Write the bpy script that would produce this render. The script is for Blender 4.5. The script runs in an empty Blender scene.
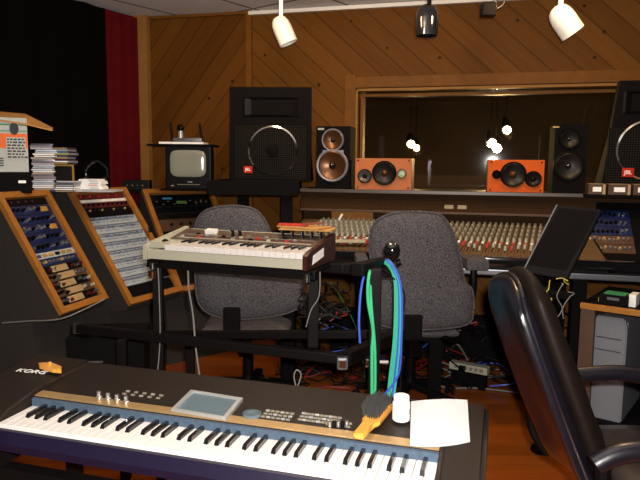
import bpy, bmesh, math, random
from mathutils import Vector, Matrix, noise
random.seed(7)
PI = math.pi
C = bpy.context.scene.collection
# ------------------------------------------------------------------ camera
f = 622.0
s_, th_ = .12, .01
Fw = Vector((0, math.sqrt(1 - s_*s_), -s_))
R0 = Vector((1, 0, 0)); U0 = R0.cross(Fw)
Rt = R0*math.cos(th_) + U0*math.sin(th_)
Up = U0*math.cos(th_) - R0*math.sin(th_)
EYE = Vector((0, 0, 1.35))
cd = bpy.data.cameras.new('camera'); cam = bpy.data.objects.new('camera', cd); C.objects.link(cam)
mw = Matrix.Identity(4)
for i in range(3):
    mw[i][0] = Rt[i]; mw[i][1] = Up[i]; mw[i][2] = -Fw[i]; mw[i][3] = EYE[i]
cam.matrix_world = mw
cd.sensor_width = 36; cd.lens = 36*f/640; cd.clip_start = .02
bpy.context.scene.camera = cam
def ray(x, y): return Fw + Rt*((x-320)/f) - Up*((y-240)/f)
def atY(x, y, Y): r = ray(x, y); return EYE + r*(Y/r.y)
def atz(x, y, z): r = ray(x, y); return EYE + r*((z-EYE.z)/r.z)
def onp(x, y, W, yl):
    """point where the sight line meets the plane local y = yl of frame W, in W's own coordinates"""
    Wi = W.inverted(); o = Wi @ EYE; d = Wi.to_3x3() @ ray(x, y)
    return o + d*((yl-o.y)/d.y)
def onz(x, y, W, zl):
    Wi = W.inverted(); o = Wi @ EYE; d = Wi.to_3x3() @ ray(x, y)
    return o + d*((zl-o.z)/d.z)
def frame(loc, rz=0): return Matrix.Translation(Vector(loc)) @ Matrix.Rotation(rz, 4, 'Z')
# ------------------------------------------------------------------ materials
def nt(name):
    m = bpy.data.materials.new(name); m.use_nodes = True
    n = m.node_tree; b = n.nodes['Principled BSDF']
    return m, n, b
def N(n, t, **k):
    x = n.nodes.new(t)
    for a, v in k.items(): setattr(x, a, v)
    return x
def math_(n, op, a, b=None, c=None):
    x = N(n, 'ShaderNodeMath', operation=op)
    for i, v in enumerate((a, b, c)):
        if v is None: continue
        if isinstance(v, (int, float)): x.inputs[i].default_value = v
        else: n.links.new(v, x.inputs[i])
    return x.outputs[0]
def mixc(n, fac, a, b, bt='MIX'):
    x = N(n, 'ShaderNodeMix', data_type='RGBA', blend_type=bt)
    for i, v in ((0, fac), (6, a), (7, b)):
        if isinstance(v, (int, float)): x.inputs[i].default_value = v
        elif isinstance(v, tuple): x.inputs[i].default_value = (*v[:3], 1)
        else: n.links.new(v, x.inputs[i])
    return x.outputs[2]
def mat(name, col, rough=.5, metal=0, var=.15, scale=30, bump=0, coat=0, spec=.5, col2=None, thr=None):
    m, n, b = nt(name)
    b.inputs['Roughness'].default_value = rough; b.inputs['Metallic'].default_value = metal
    b.inputs['Coat Weight'].default_value = coat; b.inputs['Specular IOR Level'].default_value = spec; b.inputs['Coat Roughness'].default_value = .22 if 'leather' in name else .03
    tc = N(n, 'ShaderNodeTexCoord'); no = N(n, 'ShaderNodeTexNoise'); no.inputs['Scale'].default_value = scale
    no.inputs['Detail'].default_value = 4
    n.links.new(tc.outputs['Object'], no.inputs['Vector'])
    c2 = col2 or tuple(c*(1-var) for c in col)
    fac = no.outputs[0]
    if thr: fac = math_(n, 'MULTIPLY_ADD', math_(n, 'SUBTRACT', fac, .5), thr, .5); 
    x = mixc(n, fac, c2, tuple(min(1, c*(1+var*.5)) for c in col) if not col2 else col)
    n.nodes[-1].clamp_factor = True
    n.links.new(x, b.inputs['Base Color'])
    if bump:
        bp = N(n, 'ShaderNodeBump'); bp.inputs['Strength'].default_value = bump; bp.inputs['Distance'].default_value = .002
        n.links.new(no.outputs[0], bp.inputs['Height']); n.links.new(bp.outputs[0], b.inputs['Normal'])
    return m
def emis(name, col, st):
    m, n, b = nt(name); b.inputs['Emission Color'].default_value = (*col, 1); b.inputs['Emission Strength'].default_value = st
    b.inputs['Base Color'].default_value = (*col, 1); return m
def planks(name, ang, w, c1, c2, knot=True, rough=.5, gro=.05, gcol=None, axis='XZ', coat=0, knotd=1.0, seg=None):
    m, n, b = nt(name)
    tc = N(n, 'ShaderNodeTexCoord'); sp = N(n, 'ShaderNodeSeparateXYZ'); n.links.new(tc.outputs['Object'], sp.inputs[0])
    X = sp.outputs[0]; Z = sp.outputs[2 if axis == 'XZ' else 1]
    ca, sa = math.cos(ang), math.sin(ang)
    u = math_(n, 'ADD', math_(n, 'MULTIPLY', X, ca), math_(n, 'MULTIPLY', Z, sa))     # along the plank
    v = math_(n, 'SUBTRACT', math_(n, 'MULTIPLY', Z, ca), math_(n, 'MULTIPLY', X, sa)) # across
    vv = math_(n, 'DIVIDE', v, w); idx = math_(n, 'FLOOR', vv); fr = math_(n, 'FRACT', vv)
    wn = N(n, 'ShaderNodeTexWhiteNoise', noise_dimensions='2D')
    cb = N(n, 'ShaderNodeCombineXYZ'); n.links.new(idx, cb.inputs[0])
    if seg:
        so = math_(n, 'FLOOR', math_(n, 'ADD', math_(n, 'DIVIDE', u, seg), math_(n, 'MULTIPLY', idx, .37))); n.links.new(so, cb.inputs[1])
    n.links.new(cb.outputs[0], wn.inputs['Vector'])
    g = N(n, 'ShaderNodeCombineXYZ'); n.links.new(math_(n, 'MULTIPLY', u, 2.5), g.inputs[0]); n.links.new(math_(n, 'MULTIPLY', v, 38), g.inputs[1])
    n.links.new(math_(n, 'MULTIPLY', wn.outputs[0], 20), g.inputs[2])
    no = N(n, 'ShaderNodeTexNoise'); no.inputs['Scale'].default_value = 1; no.inputs['Detail'].default_value = 5; no.inputs['Distortion'].default_value = .6
    n.links.new(g.outputs[0], no.inputs['Vector'])
    fac = math_(n, 'ADD', math_(n, 'MULTIPLY', wn.outputs[0], .45), math_(n, 'MULTIPLY', no.outputs[0], .6))
    col = mixc(n, fac, c1, c2)
    if knot:
        kv = N(n, 'ShaderNodeCombineXYZ'); n.links.new(u, kv.inputs[0]); n.links.new(v, kv.inputs[1])
        vo = N(n, 'ShaderNodeTexVoronoi'); vo.inputs['Scale'].default_value = 8*knotd; vo.inputs['Randomness'].default_value = 1
        n.links.new(kv.outputs[0], vo.inputs['Vector'])
        k = math_(n, 'LESS_THAN', vo.outputs['Distance'], .10*knotd)
        col = mixc(n, math_(n, 'MULTIPLY', k, .8), col, tuple(c*.12 for c in c1))
    e = math_(n, 'MINIMUM', fr, math_(n, 'SUBTRACT', 1, fr))
    gr = math_(n, 'LESS_THAN', e, gro)
    col = mixc(n, math_(n, 'MULTIPLY', gr, .38), col, gcol or tuple(c*.25 for c in c1))
    n.links.new(col, b.inputs['Base Color']); b.inputs['Roughness'].default_value = rough; b.inputs['Coat Weight'].default_value = coat; b.inputs['Specular IOR Level'].default_value = (.3 if coat else .06)
    bp = N(n, 'ShaderNodeBump'); bp.inputs['Strength'].default_value = .5; bp.inputs['Distance'].default_value = .003
    n.links.new(math_(n, 'SUBTRACT', 1, gr), bp.inputs['Height']); n.links.new(bp.outputs[0], b.inputs['Normal'])
    return m
def tweed():
    m, n, b = nt('grey tweed fabric')
    tc = N(n, 'ShaderNodeTexCoord')
    a = N(n, 'ShaderNodeTexNoise'); a.inputs['Scale'].default_value = 260; a.inputs['Detail'].default_value = 2
    c = N(n, 'ShaderNodeTexNoise'); c.inputs['Scale'].default_value = 9; c.inputs['Detail'].default_value = 3
    mp = N(n, 'ShaderNodeMapping'); mp.inputs['Scale'].default_value = (1, 1, .6)
    n.links.new(tc.outputs['Object'], mp.inputs[0]); n.links.new(mp.outputs[0], a.inputs[0]); n.links.new(tc.outputs['Object'], c.inputs[0])
    fac = math_(n, 'MULTIPLY_ADD', math_(n, 'SUBTRACT', a.outputs[0], .5), 3.5, .5)
    col = mixc(n, fac, (.014, .013, .016), (.125, .114, .118)); n.nodes[-1].clamp_factor = True
    col = mixc(n, math_(n, 'MULTIPLY', c.outputs[0], .5), col, (.09, .085, .09))
    n.links.new(col, b.inputs['Base Color']); b.inputs['Roughness'].default_value = .95; b.inputs['Specular IOR Level'].default_value = .1
    bp = N(n, 'ShaderNodeBump'); bp.inputs['Strength'].default_value = .6; bp.inputs['Distance'].default_value = .004
    n.links.new(a.outputs[0], bp.inputs['Height']); n.links.new(bp.outputs[0], b.inputs['Normal'])
    return m
def perforated(name, base, hole, sc):
    m, n, b = nt(name)
    tc = N(n, 'ShaderNodeTexCoord'); sp = N(n, 'ShaderNodeSeparateXYZ'); n.links.new(tc.outputs['Object'], sp.inputs[0])
    def cell(o):
        q = math_(n, 'SUBTRACT', math_(n, 'FRACT', math_(n, 'MULTIPLY', o, sc)), .5); return math_(n, 'MULTIPLY', q, q)
    d = math_(n, 'ADD', cell(sp.outputs[0]), cell(sp.outputs[2]))
    n.links.new(mixc(n, math_(n, 'LESS_THAN', d, .09), base, hole), b.inputs['Base Color'])
    b.inputs['Roughness'].default_value = .7; b.inputs['Specular IOR Level'].default_value = .04
    return m
def ceiling_mat():
    m, n, b = nt('white acoustic ceiling tile')
    tc = N(n, 'ShaderNodeTexCoord'); mp = N(n, 'ShaderNodeMapping'); mp.inputs['Rotation'].default_value = (0, 0, math.radians(38)); mp.inputs['Location'].default_value = (.2, .31, 0)
    n.links.new(tc.outputs['Object'], mp.inputs[0]); sp = N(n, 'ShaderNodeSeparateXYZ'); n.links.new(mp.outputs[0], sp.inputs[0])
    def e(o, w):
        q = math_(n, 'FRACT', math_(n, 'DIVIDE', o, w)); return math_(n, 'LESS_THAN', math_(n, 'MINIMUM', q, math_(n, 'SUBTRACT', 1, q)), .012/w)
    g = math_(n, 'MAXIMUM', e(sp.outputs[0], .61), e(sp.outputs[1], 1.22))
    no = N(n, 'ShaderNodeTexNoise'); no.inputs['Scale'].default_value = 60; n.links.new(tc.outputs['Object'], no.inputs[0])
    col = mixc(n, no.outputs[0], (.78, .75, .72), (.95, .93, .90)); col = mixc(n, g, col, (.2, .18, .16))
    n.links.new(col, b.inputs['Base Color']); b.inputs['Roughness'].default_value = .9
    bp = N(n, 'ShaderNodeBump'); bp.inputs['Strength'].default_value = .4; n.links.new(no.outputs[0], bp.inputs['Height']); n.links.new(bp.outputs[0], b.inputs['Normal'])
    return m
def glass_mat():
    m = bpy.data.materials.new('window glass'); m.use_nodes = True; n = m.node_tree; n.nodes.clear()
    o = N(n, 'ShaderNodeOutputMaterial'); mx = N(n, 'ShaderNodeMixShader'); t = N(n, 'ShaderNodeBsdfTransparent'); g = N(n, 'ShaderNodeBsdfGlossy')
    g.inputs['Roughness'].default_value = .03; t.inputs[0].default_value = (.86, .86, .84, 1); mx.inputs[0].default_value = .05
    n.links.new(t.outputs[0], mx.inputs[1]); n.links.new(g.outputs[0], mx.inputs[2]); n.links.new(mx.outputs[0], o.inputs[0]); return m
Mt = dict(
 pineA=planks('pine board slanting right', math.radians(52), .115, (.070, .024, .0035), (.16, .060, .010), gro=.045),
 pineB=planks('pine board slanting left', math.radians(-42), .125, (.075, .027, .004), (.17, .068, .012), gro=.045),
 floor=planks('red brown laminate', 0, .09, (.16, .028, .003), (.36, .09, .010), knot=False, rough=.28, gro=.02, axis='XY', coat=.3, seg=.9),
 livefloor=planks('brown boards', .3, .12, (.16, .08, .025), (.24, .13, .045), knot=False, axis='XY'),
 ceil=ceiling_mat(), tweed=tweed(), glass=glass_mat(),
 pinetrim=mat('honey pine trim', (.17, .066, .010), .5, var=.35, scale=12, spec=.1), paletrim=mat('pale pine post', (.30, .145, .036), .55, var=.3, scale=8, spec=.1),
 rackwood=mat('golden oak trim', (.33, .13, .024), .5, var=.3, scale=25, spec=.12), darkwood=mat('dark red walnut', (.04, .009, .005), .35, var=.4, scale=18, coat=.3),
 brownwood=mat('brown particle board', (.07, .03, .011), .6, var=.4, scale=14), orangewood=mat('cherry veneer', (.52, .085, .006), .5, spec=.08, var=.12, scale=9),
 pinkwood=mat('faded cherry veneer', (.42, .135, .05), .5, spec=.1, var=.12, scale=9), sidewood=mat('dark cherry side', (.2, .05, .02), .5),
 red=mat('dark red cloth', (.10, .003, .006), .9, var=.3, scale=20, spec=.1), blackcloth=mat('black cloth', (.003, .002, .0025), .95, var=.3, spec=.03),
 carpet=mat('charcoal carpet', (.045, .038, .034), 1, var=.75, scale=220, bump=.8, spec=.1),
 black=mat('black plastic', (.0035, .003, .0033), .42, var=.3, spec=.12), blackm=mat('matte black', (.004, .0032, .0035), .8, var=.3, scale=60, spec=.08),
 blackgloss=mat('glossy black', (.006, .006, .007), .08, coat=1), steel=mat('black steel', (.0045, .0035, .0035), .5, var=.3, spec=.12),
 keyblack=mat('black key', (.008, .008, .009), .16, coat=.6), keywhite=mat('white key', (.70, .655, .61), .3, var=.04, coat=.2),
 charcoal=mat('charcoal metal flake', (.016, .0105, .008), .45, spec=.15, metal=0, var=.3, scale=300), gold=mat('bronze strip', (.40, .255, .11), .35, metal=.45, var=.15),
 purple=mat('dark violet plastic', (.009, .006, .02), .4, spec=.3, var=.2), felt=mat('slate blue felt strip', (.05, .08, .12), .8, var=.5, scale=90),
 screenoff=mat('grey blue screen', (.10, .14, .16), .12, var=.1, coat=.5), silver=mat('silver plastic', (.5, .5, .48), .35, metal=.6, var=.15),
 chrome=mat('chrome', (.7, .7, .7), .15, metal=1, var=.05), white=mat('white plastic', (.78, .76, .7), .4, var=.05), cream=mat('cream plastic', (.42, .40, .30), .4, var=.08),
 paper=mat('white paper', (.93, .93, .92), .8, var=.03), print=mat('grey print', (.45, .45, .47), .8), ink=mat('black ink', (.02, .02, .03), .7),
 blue=mat('blue anodised panel', (.006, .014, .075), .4, metal=.2, var=.25), patch=mat('pale grey panel', (.36, .42, .46), .5, var=.25, scale=70),
 navy=mat('navy lettering', (.02, .035, .12), .6), maroon=mat('dark red panel', (.09, .008, .012), .4), amber=mat('amber plate', (.5, .28, .06), .4, metal=.3),
 tan=mat('tan plate', (.38, .26, .12), .5, var=.2), silverk=mat('bright knob', (.6, .6, .6), .2, metal=.9), redk=mat('red cap', (.5, .03, .02), .4),
 greyk=mat('grey cap', (.19, .165, .12), .45), consolep=mat('bronze grey console panel', (.13, .075, .03), .5, var=.3, scale=50), consoled=mat('dark console metal', (.007, .005, .004), .5, var=.3, spec=.1),
 alu=mat('brushed aluminium', (.15, .15, .16), .35, metal=.6, var=.15), orange=mat('orange print', (.75, .14, .02), .7), green=mat('dark green print', (.02, .2, .07), .7),
 card=mat('tan cardboard', (.45, .22, .055), .8, var=.15), carton=mat('white carton', (.42, .44, .40), .7, var=.05), case=mat('clear jewel case', (.30, .28, .32), .12, var=.3, scale=40, coat=.5),
 casedark=mat('dark jewel case', (.06, .05, .07), .12, var=.4, coat=.6), tube=mat('grey picture tube glass', (.24, .25, .20), .15, var=.06, scale=4, coat=.6),
 leather=mat('black leather', (.007, .006, .010), .34, var=.4, scale=45, bump=.25, coat=.7, spec=.6), warmleather=mat('brown worn leather', (.010, .005, .0035), .6, spec=.2, var=.3, bump=.3, scale=60),  # second leather: near black, its brown carries the warm light on the pad
 cabg=mat('green cable', (.06, .55, .24), .4, var=.05), cabb=mat('blue cable', (.05, .12, .6), .4, var=.05), cabt=mat('teal cable', (.07, .45, .5), .4, var=.05),
 cabk=mat('black cable', (.006, .005, .006), .5, spec=.12), cabr=mat('dark red cable', (.2, .01, .01), .4), cabw=mat('grey white cable', (.2, .19, .17), .5, spec=.15), caby=mat('yellow cable', (.5, .42, .03), .4),
 cone=mat('dark speaker cone', (.008, .007, .006), .4, spec=.3), copper=mat('copper cone', (.10, .042, .014), .3, metal=.6), ring=mat('grey driver ring', (.22, .22, .26), .4, metal=.4),
 green_dome=mat('pale green dome', (.38, .44, .32), .5), badge=mat('red badge', (.42, .02, .006), .5, spec=.1), bristle=mat('black bristles', (.02, .018, .016), .8),
 brushwood=mat('varnished orange wood', (.75, .33, .05), .3, var=.2, scale=20, coat=.6), spotwhite=mat('white enamel', (.80, .79, .74), .35, var=.03), pcgrey=mat('pale grey case', (.14, .145, .16), .5, var=.08, scale=6),
 meshbrown=perforated('brown mesh', (.045, .022, .009), (.01, .005, .003), 90), grille=perforated('black speaker grille', (.002, .002, .002), (.026, .022, .016), 75),
 synthtop=mat('brown grey panel', (.10, .065, .045), .4, var=.4, scale=40),
 bridgealu=mat('brown anodised edge', (.07, .055, .045), .4, metal=.3),
 meter=mat('amber meter', (.22, .13, .015), .4), crimson=mat('crimson panel', (.3, .01, .015), .5), gravel=mat('dark studio wall', (.06, .038, .02), .8, var=.3, scale=5),
 bulb=emis('lit lamp', (1, .72, .3), 60), bulb2=emis('lit lamp bright', (1, .75, .32), 160), led=emis('tiny lit indicator', (.7, .85, 1), 2), lcd=emis('dim green display', (.10, .2, .04), .06), lcdb=emis('dim blue display', (.04, .16, .26), .2),
)
# ------------------------------------------------------------------ mesh builder
class B:
    def __init__(s): s.bm = bmesh.new(); s.mi = 0; s.T = Matrix.Identity(4)
    def m(s, i): s.mi = i; return s
    def _fin(s, vs, T=None):
        M_ = s.T @ (T or Matrix.Identity(4))
        for v in vs: v.co = M_ @ v.co
        fs = {fc for v in vs for fc in v.link_faces}
        for fc in fs: fc.material_index = s.mi
    def box(s, c, d, rot=None, bev=0):
        r = bmesh.ops.create_cube(s.bm, size=1); vs = r['verts']
        for v in vs: v.co = Vector((v.co.x*d[0], v.co.y*d[1], v.co.z*d[2]))
        if bev:
            es = list({e for v in vs for e in v.link_edges})
            q = bmesh.ops.bevel(s.bm, geom=es, offset=bev, segments=2, affect='EDGES', profile=.7)
            vs = list({v for fc in q['faces'] for v in fc.verts} | {v for v in vs if v.is_valid})
        s._fin(vs, Matrix.Translation(Vector(c)) @ (rot or Matrix.Identity(4))); return s
    def poly(s, pts, h0, h1, ax='z'):
        """prism of a 2-D outline; ax z: (x,y) outline; y: (x,z) outline; x: (y,z) outline"""
        def P(p, h): return {'z': (p[0], p[1], h), 'y': (p[0], h, p[1]), 'x': (h, p[0], p[1])}[ax]
        a = [s.bm.verts.new(P(p, h0)) for p in pts]; b = [s.bm.verts.new(P(p, h1)) for p in pts]
        s.bm.faces.new(a); s.bm.faces.new(b[::-1]); k = len(pts)
        for i in range(k): s.bm.faces.new((a[i], b[i], b[(i+1) % k], a[(i+1) % k]))
        s._fin(a+b); return s
    def lathe(s, prof, T=None, seg=24, cap=True):
        rings = []
        for r, z in prof:
            rings.append([s.bm.verts.new((r*math.cos(2*PI*i/seg), r*math.sin(2*PI*i/seg), z)) for i in range(seg)])
        for a, b in zip(rings, rings[1:]):
            for i in range(seg): s.bm.faces.new((a[i], a[(i+1) % seg], b[(i+1) % seg], b[i]))
        if cap:
            s.bm.faces.new(rings[0][::-1]); s.bm.faces.new(rings[-1])
        s._fin([v for r in rings for v in r], T); return s
    def cyl(s, p0, p1, r, r2=None, seg=12):
        p0, p1 = Vector(p0), Vector(p1); d = p1-p0
        T = Matrix.Translation(p0) @ d.to_track_quat('Z', 'Y').to_matrix().to_4x4()
        return s.lathe([(r, 0), (r if r2 is None else r2, d.length)], T, seg)
    def sph(s, c, r, sc=(1, 1, 1), rot=None, seg=16):
        q = bmesh.ops.create_uvsphere(s.bm, u_segments=seg, v_segments=max(6, seg//2), radius=r)
        s._fin(q['verts'], Matrix.Translation(Vector(c)) @ (rot or Matrix.Identity(4)) @ Matrix.Diagonal((*sc, 1))); return s
    def bar(s, p0, p1, w, h, up=(0, 0, 1), bev=0):
        p0, p1 = Vector(p0), Vector(p1); d = p1-p0; y = d.normalized(); x = y.cross(Vector(up)).normalized(); z = x.cross(y)
        T = Matrix((x, y, z)).transposed().to_4x4()
        return s.box((p0+p1)/2, (w, d.length, h), T, bev)
    def tube(s, pts, r, seg=6, smooth=4):
        pts = [Vector(p) for p in pts]
        if smooth > 1 and len(pts) > 2:
            out = []
            for i in range(len(pts)-1):
                a, b, c, d = pts[max(i-1, 0)], pts[i], pts[i+1], pts[min(i+2, len(pts)-1)]
                for k in range(smooth):
                    t = k/smooth
                    out.append(.5*((2*b)+(c-a)*t+(2*a-5*b+4*c-d)*t*t+(3*b-a-3*c+d)*t*t*t))
            out.append(pts[-1]); pts = out
        rings = []; prev = None
        for i, p in enumerate(pts):
            d = (pts[min(i+1, len(pts)-1)]-pts[max(i-1, 0)])
            d = d.normalized() if d.length > 1e-9 else Vector((0, 0, 1))
            x = (prev - d*prev.dot(d)) if prev else d.orthogonal()
            if x.length < 1e-6: x = d.orthogonal()
            x.normalize(); prev = x; y = d.cross(x)
            rings.append([s.bm.verts.new(p+(x*math.cos(2*PI*k/seg)+y*math.sin(2*PI*k/seg))*r) for k in range(seg)])
        for a, b in zip(rings, rings[1:]):
            for k in range(seg): s.bm.faces.new((a[k], a[(k+1) % seg], b[(k+1) % seg], b[k]))
        s.bm.faces.new(rings[0][::-1]); s.bm.faces.new(rings[-1])
        s._fin([v for r_ in rings for v in r_]); return s
    def build(s, name, mats, parent=None, smooth=False, world=False):
        if not isinstance(mats, (list, tuple)): mats = [mats]
        if world and parent is not None: s.bm.transform(WM[parent.name].inverted())
        bmesh.ops.recalc_face_normals(s.bm, faces=s.bm.faces)
        me = bpy.data.meshes.new(name); s.bm.to_mesh(me); s.bm.free()
        for k in mats: me.materials.append(Mt[k] if isinstance(k, str) else k)
        if smooth:
            try: me.shade_auto_smooth(angle=math.radians(40))
            except Exception: pass
            for p in me.polygons: p.use_smooth = True
            a = me.attributes.get('sharp_edge') or me.attributes.new('sharp_edge', 'BOOLEAN', 'EDGE')
            bm = bmesh.new(); bm.from_mesh(me)
            for e in bm.edges:
                if len(e.link_faces) == 2 and e.calc_face_angle(0) > math.radians(42): a.data[e.index].value = True
            bm.free()
        o = bpy.data.objects.new(name, me); C.objects.link(o)
        if parent is not None: o.parent = parent
        return o
WM = {}
def tag(o, label, cat, group=None, kind=None):
    if label: o['label'] = label
    if cat: o['category'] = cat
    if group: o['group'] = group
    if kind: o['kind'] = kind
    return o
def thing(name, label, cat, loc=(0, 0, 0), rz=0, group=None):
    o = bpy.data.objects.new(name, None); C.objects.link(o); o.location = loc; o.rotation_euler = (0, 0, rz); o.empty_display_size = .05
    WM[o.name] = frame(loc, rz); tag(o, label, cat, group); return o
def thingM(name, label, cat, M_, group=None):
    o = thing(name, label, cat, (0, 0, 0), 0, group); o.matrix_world = M_; WM[o.name] = M_.copy(); return o
def single(b, name, mats, label, cat, base=None, group=None, smooth=False):
    """a one-mesh thing whose origin is moved to its own base"""
    if base is None:
        vs = b.bm.verts; base = Vector(((min(v.co.x for v in vs)+max(v.co.x for v in vs))/2, (min(v.co.y for v in vs)+max(v.co.y for v in vs))/2, min(v.co.z for v in vs)))
    b.bm.transform(Matrix.Translation(-Vector(base)))
    o = b.build(name, mats, None, smooth); o.location = base; return tag(o, label, cat, group)
def struct(b, name, mats, M_=None, smooth=False, parent=None):
    o = b.build(name, mats, parent, smooth)
    if M_: o.matrix_world = M_
    if parent is None: o['kind'] = 'structure'
    return o
def text(body, size, T, mat_, parent, name='lettering', depth=.0005, ax=1.0):
    cu = bpy.data.curves.new(name, 'FONT'); cu.body = body; cu.size = size; cu.extrude = depth; cu.align_x = 'CENTER'; cu.align_y = 'CENTER'
    tmp = bpy.data.objects.new(name, cu); C.objects.link(tmp)
    me = bpy.data.meshes.new_from_object(tmp); bpy.data.objects.remove(tmp)
    me.materials.clear(); me.materials.append(Mt[mat_]); me.transform(T @ Matrix.Diagonal((ax, 1, 1, 1)))
    o = bpy.data.objects.new(name, me); C.objects.link(o); o.parent = parent; return o
FRONT = Matrix.Rotation(PI/2, 4, 'X')      # local z of a lathe / text looks to -y
def cushion(outline, t, T=None, bend=0, seg=72, rings=9, pw=4, lumps=0):
    """upholstered pad: outline in (x, z), thickness t along y"""
    b = B(); n = len(outline); c = Vector((sum(p[0] for p in outline)/n, sum(p[1] for p in outline)/n))
    cr = []
    for i in range(n):
        a, p, q, d = [Vector(outline[(i+k) % n]) for k in (-1, 0, 1, 2)]
        for k in range(6):
            u = k/6; cr.append(.5*((2*p)+(q-a)*u+(2*a-5*p+4*q-d)*u*u+(3*p-a-3*q+d)*u*u*u))
    bm = b.bm; m = len(cr)
    def layer(sgn):
        L = []
        for k in range(rings):
            r = math.sin((k+1)/rings*PI/2); h = t/2*(max(0, 1-r**pw))**.5
            row = []
            for p in cr:
                q = c+(p-c)*r; y = sgn*h + bend*((q.x-c.x)**2)
                if lumps: y += sgn*lumps*noise.noise(Vector((q.x*9, q.y*9, 3)))*(1-r**4)
                row.append(bm.verts.new((q.x, y, q.y)))
            L.append(row)
        ce = bm.verts.new((c.x, sgn*t/2, c.y)); return ce, L
    c1, A = layer(-1); c2, D = layer(1)
    for ce, L in ((c1, A), (c2, D)):
        for i in range(m): bm.faces.new((ce, L[0][i], L[0][(i+1) % m]))
        for k in range(rings-1):
            for i in range(m): bm.faces.new((L[k][i], L[k+1][i], L[k+1][(i+1) % m], L[k][(i+1) % m]))
    for i in range(m): bm.faces.new((A[-1][i], D[-1][i], D[-1][(i+1) % m], A[-1][(i+1) % m]))
    bmesh.ops.remove_doubles(bm, verts=bm.verts, dist=1e-5)
    if T: bm.transform(T)
    return b
def copy_tree(o, parent=None):
    c = o.copy(); C.objects.link(c)
    if parent is not None: c.parent = parent
    for ch in list(o.children): copy_tree(ch, c)
    return c
#==SHELL==
H = 2.46
cA = Vector((-.53, 4.71, 0)); yB = -math.radians(15.1)
cL = Vector((-1.43, 4.94, 0))
WB = frame(cA, yB)                                # wall_back: local x along the wall, y away from the room
dA = cA-cL; WA = frame(cL, math.atan2(dA.y, dA.x))
dl = Vector((-.5, -.866, 0)); WL = frame(cL+dl*4.6, math.atan2(.866, .5))
b = B(); b.box((.6, 2.0, -.03), (9, 9, .06)); struct(b, 'floor', 'floor')
b = B(); b.poly([(cL+dl*4.6)[:2], (-3.6, -2.4), (4.6, -2.4), (4.6, 3.1), (WB @ Vector((5.2, 0, 0)))[:2], cA[:2], cL[:2]], H, H+.05); struct(b, 'ceiling', 'ceil')
# back wall with the window hole
w0 = onp(356, 89, WB, -.0); w1x = 3.3; wt = w0.z; wb = 1.13; wx = w0.x
b = B()
b.box((wx/2-.0, .06, H/2), (wx, .12, H)); b.box(((wx+w1x)/2, .06, (wt+H)/2), (w1x-wx, .12, H-wt)); b.box(((wx+w1x)/2, .06, wb/2), (w1x-wx, .12, wb)); b.box(((w1x+5.2)/2, .06, H/2), (5.2-w1x, .12, H))
struct(b, 'wall_back', 'pineB', WB)
b = B(); b.box((dA.length/2, .06, H/2), (dA.length, .12, H)); struct(b, 'wall_back_left', 'pineA', WA)
b = B(); b.box((2.3, .06, H/2), (4.6, .12, H)); struct(b, 'wall_left', 'blackm', WL)
b = B(); b.box((4.66, .5, H/2), (.12, 6, H)); struct(b, 'wall_right', 'brownwood')
b = B(); b.box((.6, -2.46, H/2), (8.6, .12, H)); struct(b, 'wall_front', 'brownwood')
# trims
b = B(); b.box((.0, -.012, H/2), (.045, .03, H)); struct(b, 'trim_1', 'pinetrim', WB)
q = onp(136.5, 100, WA, -.03); q2 = onp(149.5, 100, WA, -.03)
b = B(); b.box(((q.x+q2.x)/2, -.03, H/2), (q2.x-q.x, .06, H), bev=.004); struct(b, 'trim_2', 'paletrim', WA)
b = B(); b.box((2.6, -.015, H-.02), (5.2, .03, .025)); struct(b, 'trim_3', 'spotwhite', WB)
b = B(); b.box((dA.length/2+.05, -.012, H-.015), (dA.length-.1, .024, .02)); struct(b, 'trim_4', 'pinetrim', WA)
# window frame: outer casing, inner stop, splayed jamb, pane
b = B()
ow = .075
b.box(((wx-ow/2), -.012, (wt+wb)/2+.03), (ow, .024, wt-wb+.06+ow), bev=.003)
b.box(((wx+w1x)/2, -.012, wt+ow/2+.005), (w1x-wx, .024, ow), bev=.003)
b.m(1); b.box((wx+.008, .02, (wt+wb)/2), (.016, .06, wt-wb)); b.box(((wx+w1x)/2, .02, wt-.008), (w1x-wx, .06, .016))
b.m(0); b.box((wx+.035, .09, (wt+wb)/2), (.02, .08, wt-wb)); b.box(((wx+w1x)/2, .09, wt-.04), (w1x-wx, .08, .02)); b.box(((wx+w1x)/2, .06, wb+.01), (w1x-wx, .12, .02))
wf = struct(b, 'window_1', ['pinetrim', 'paletrim'], WB)
b = B(); b.box(((wx+w1x)/2, .085, (wt+wb)/2), (w1x-wx-.02, .006, wt-wb-.03)); o = b.build('window_pane', 'glass', wf)
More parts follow.
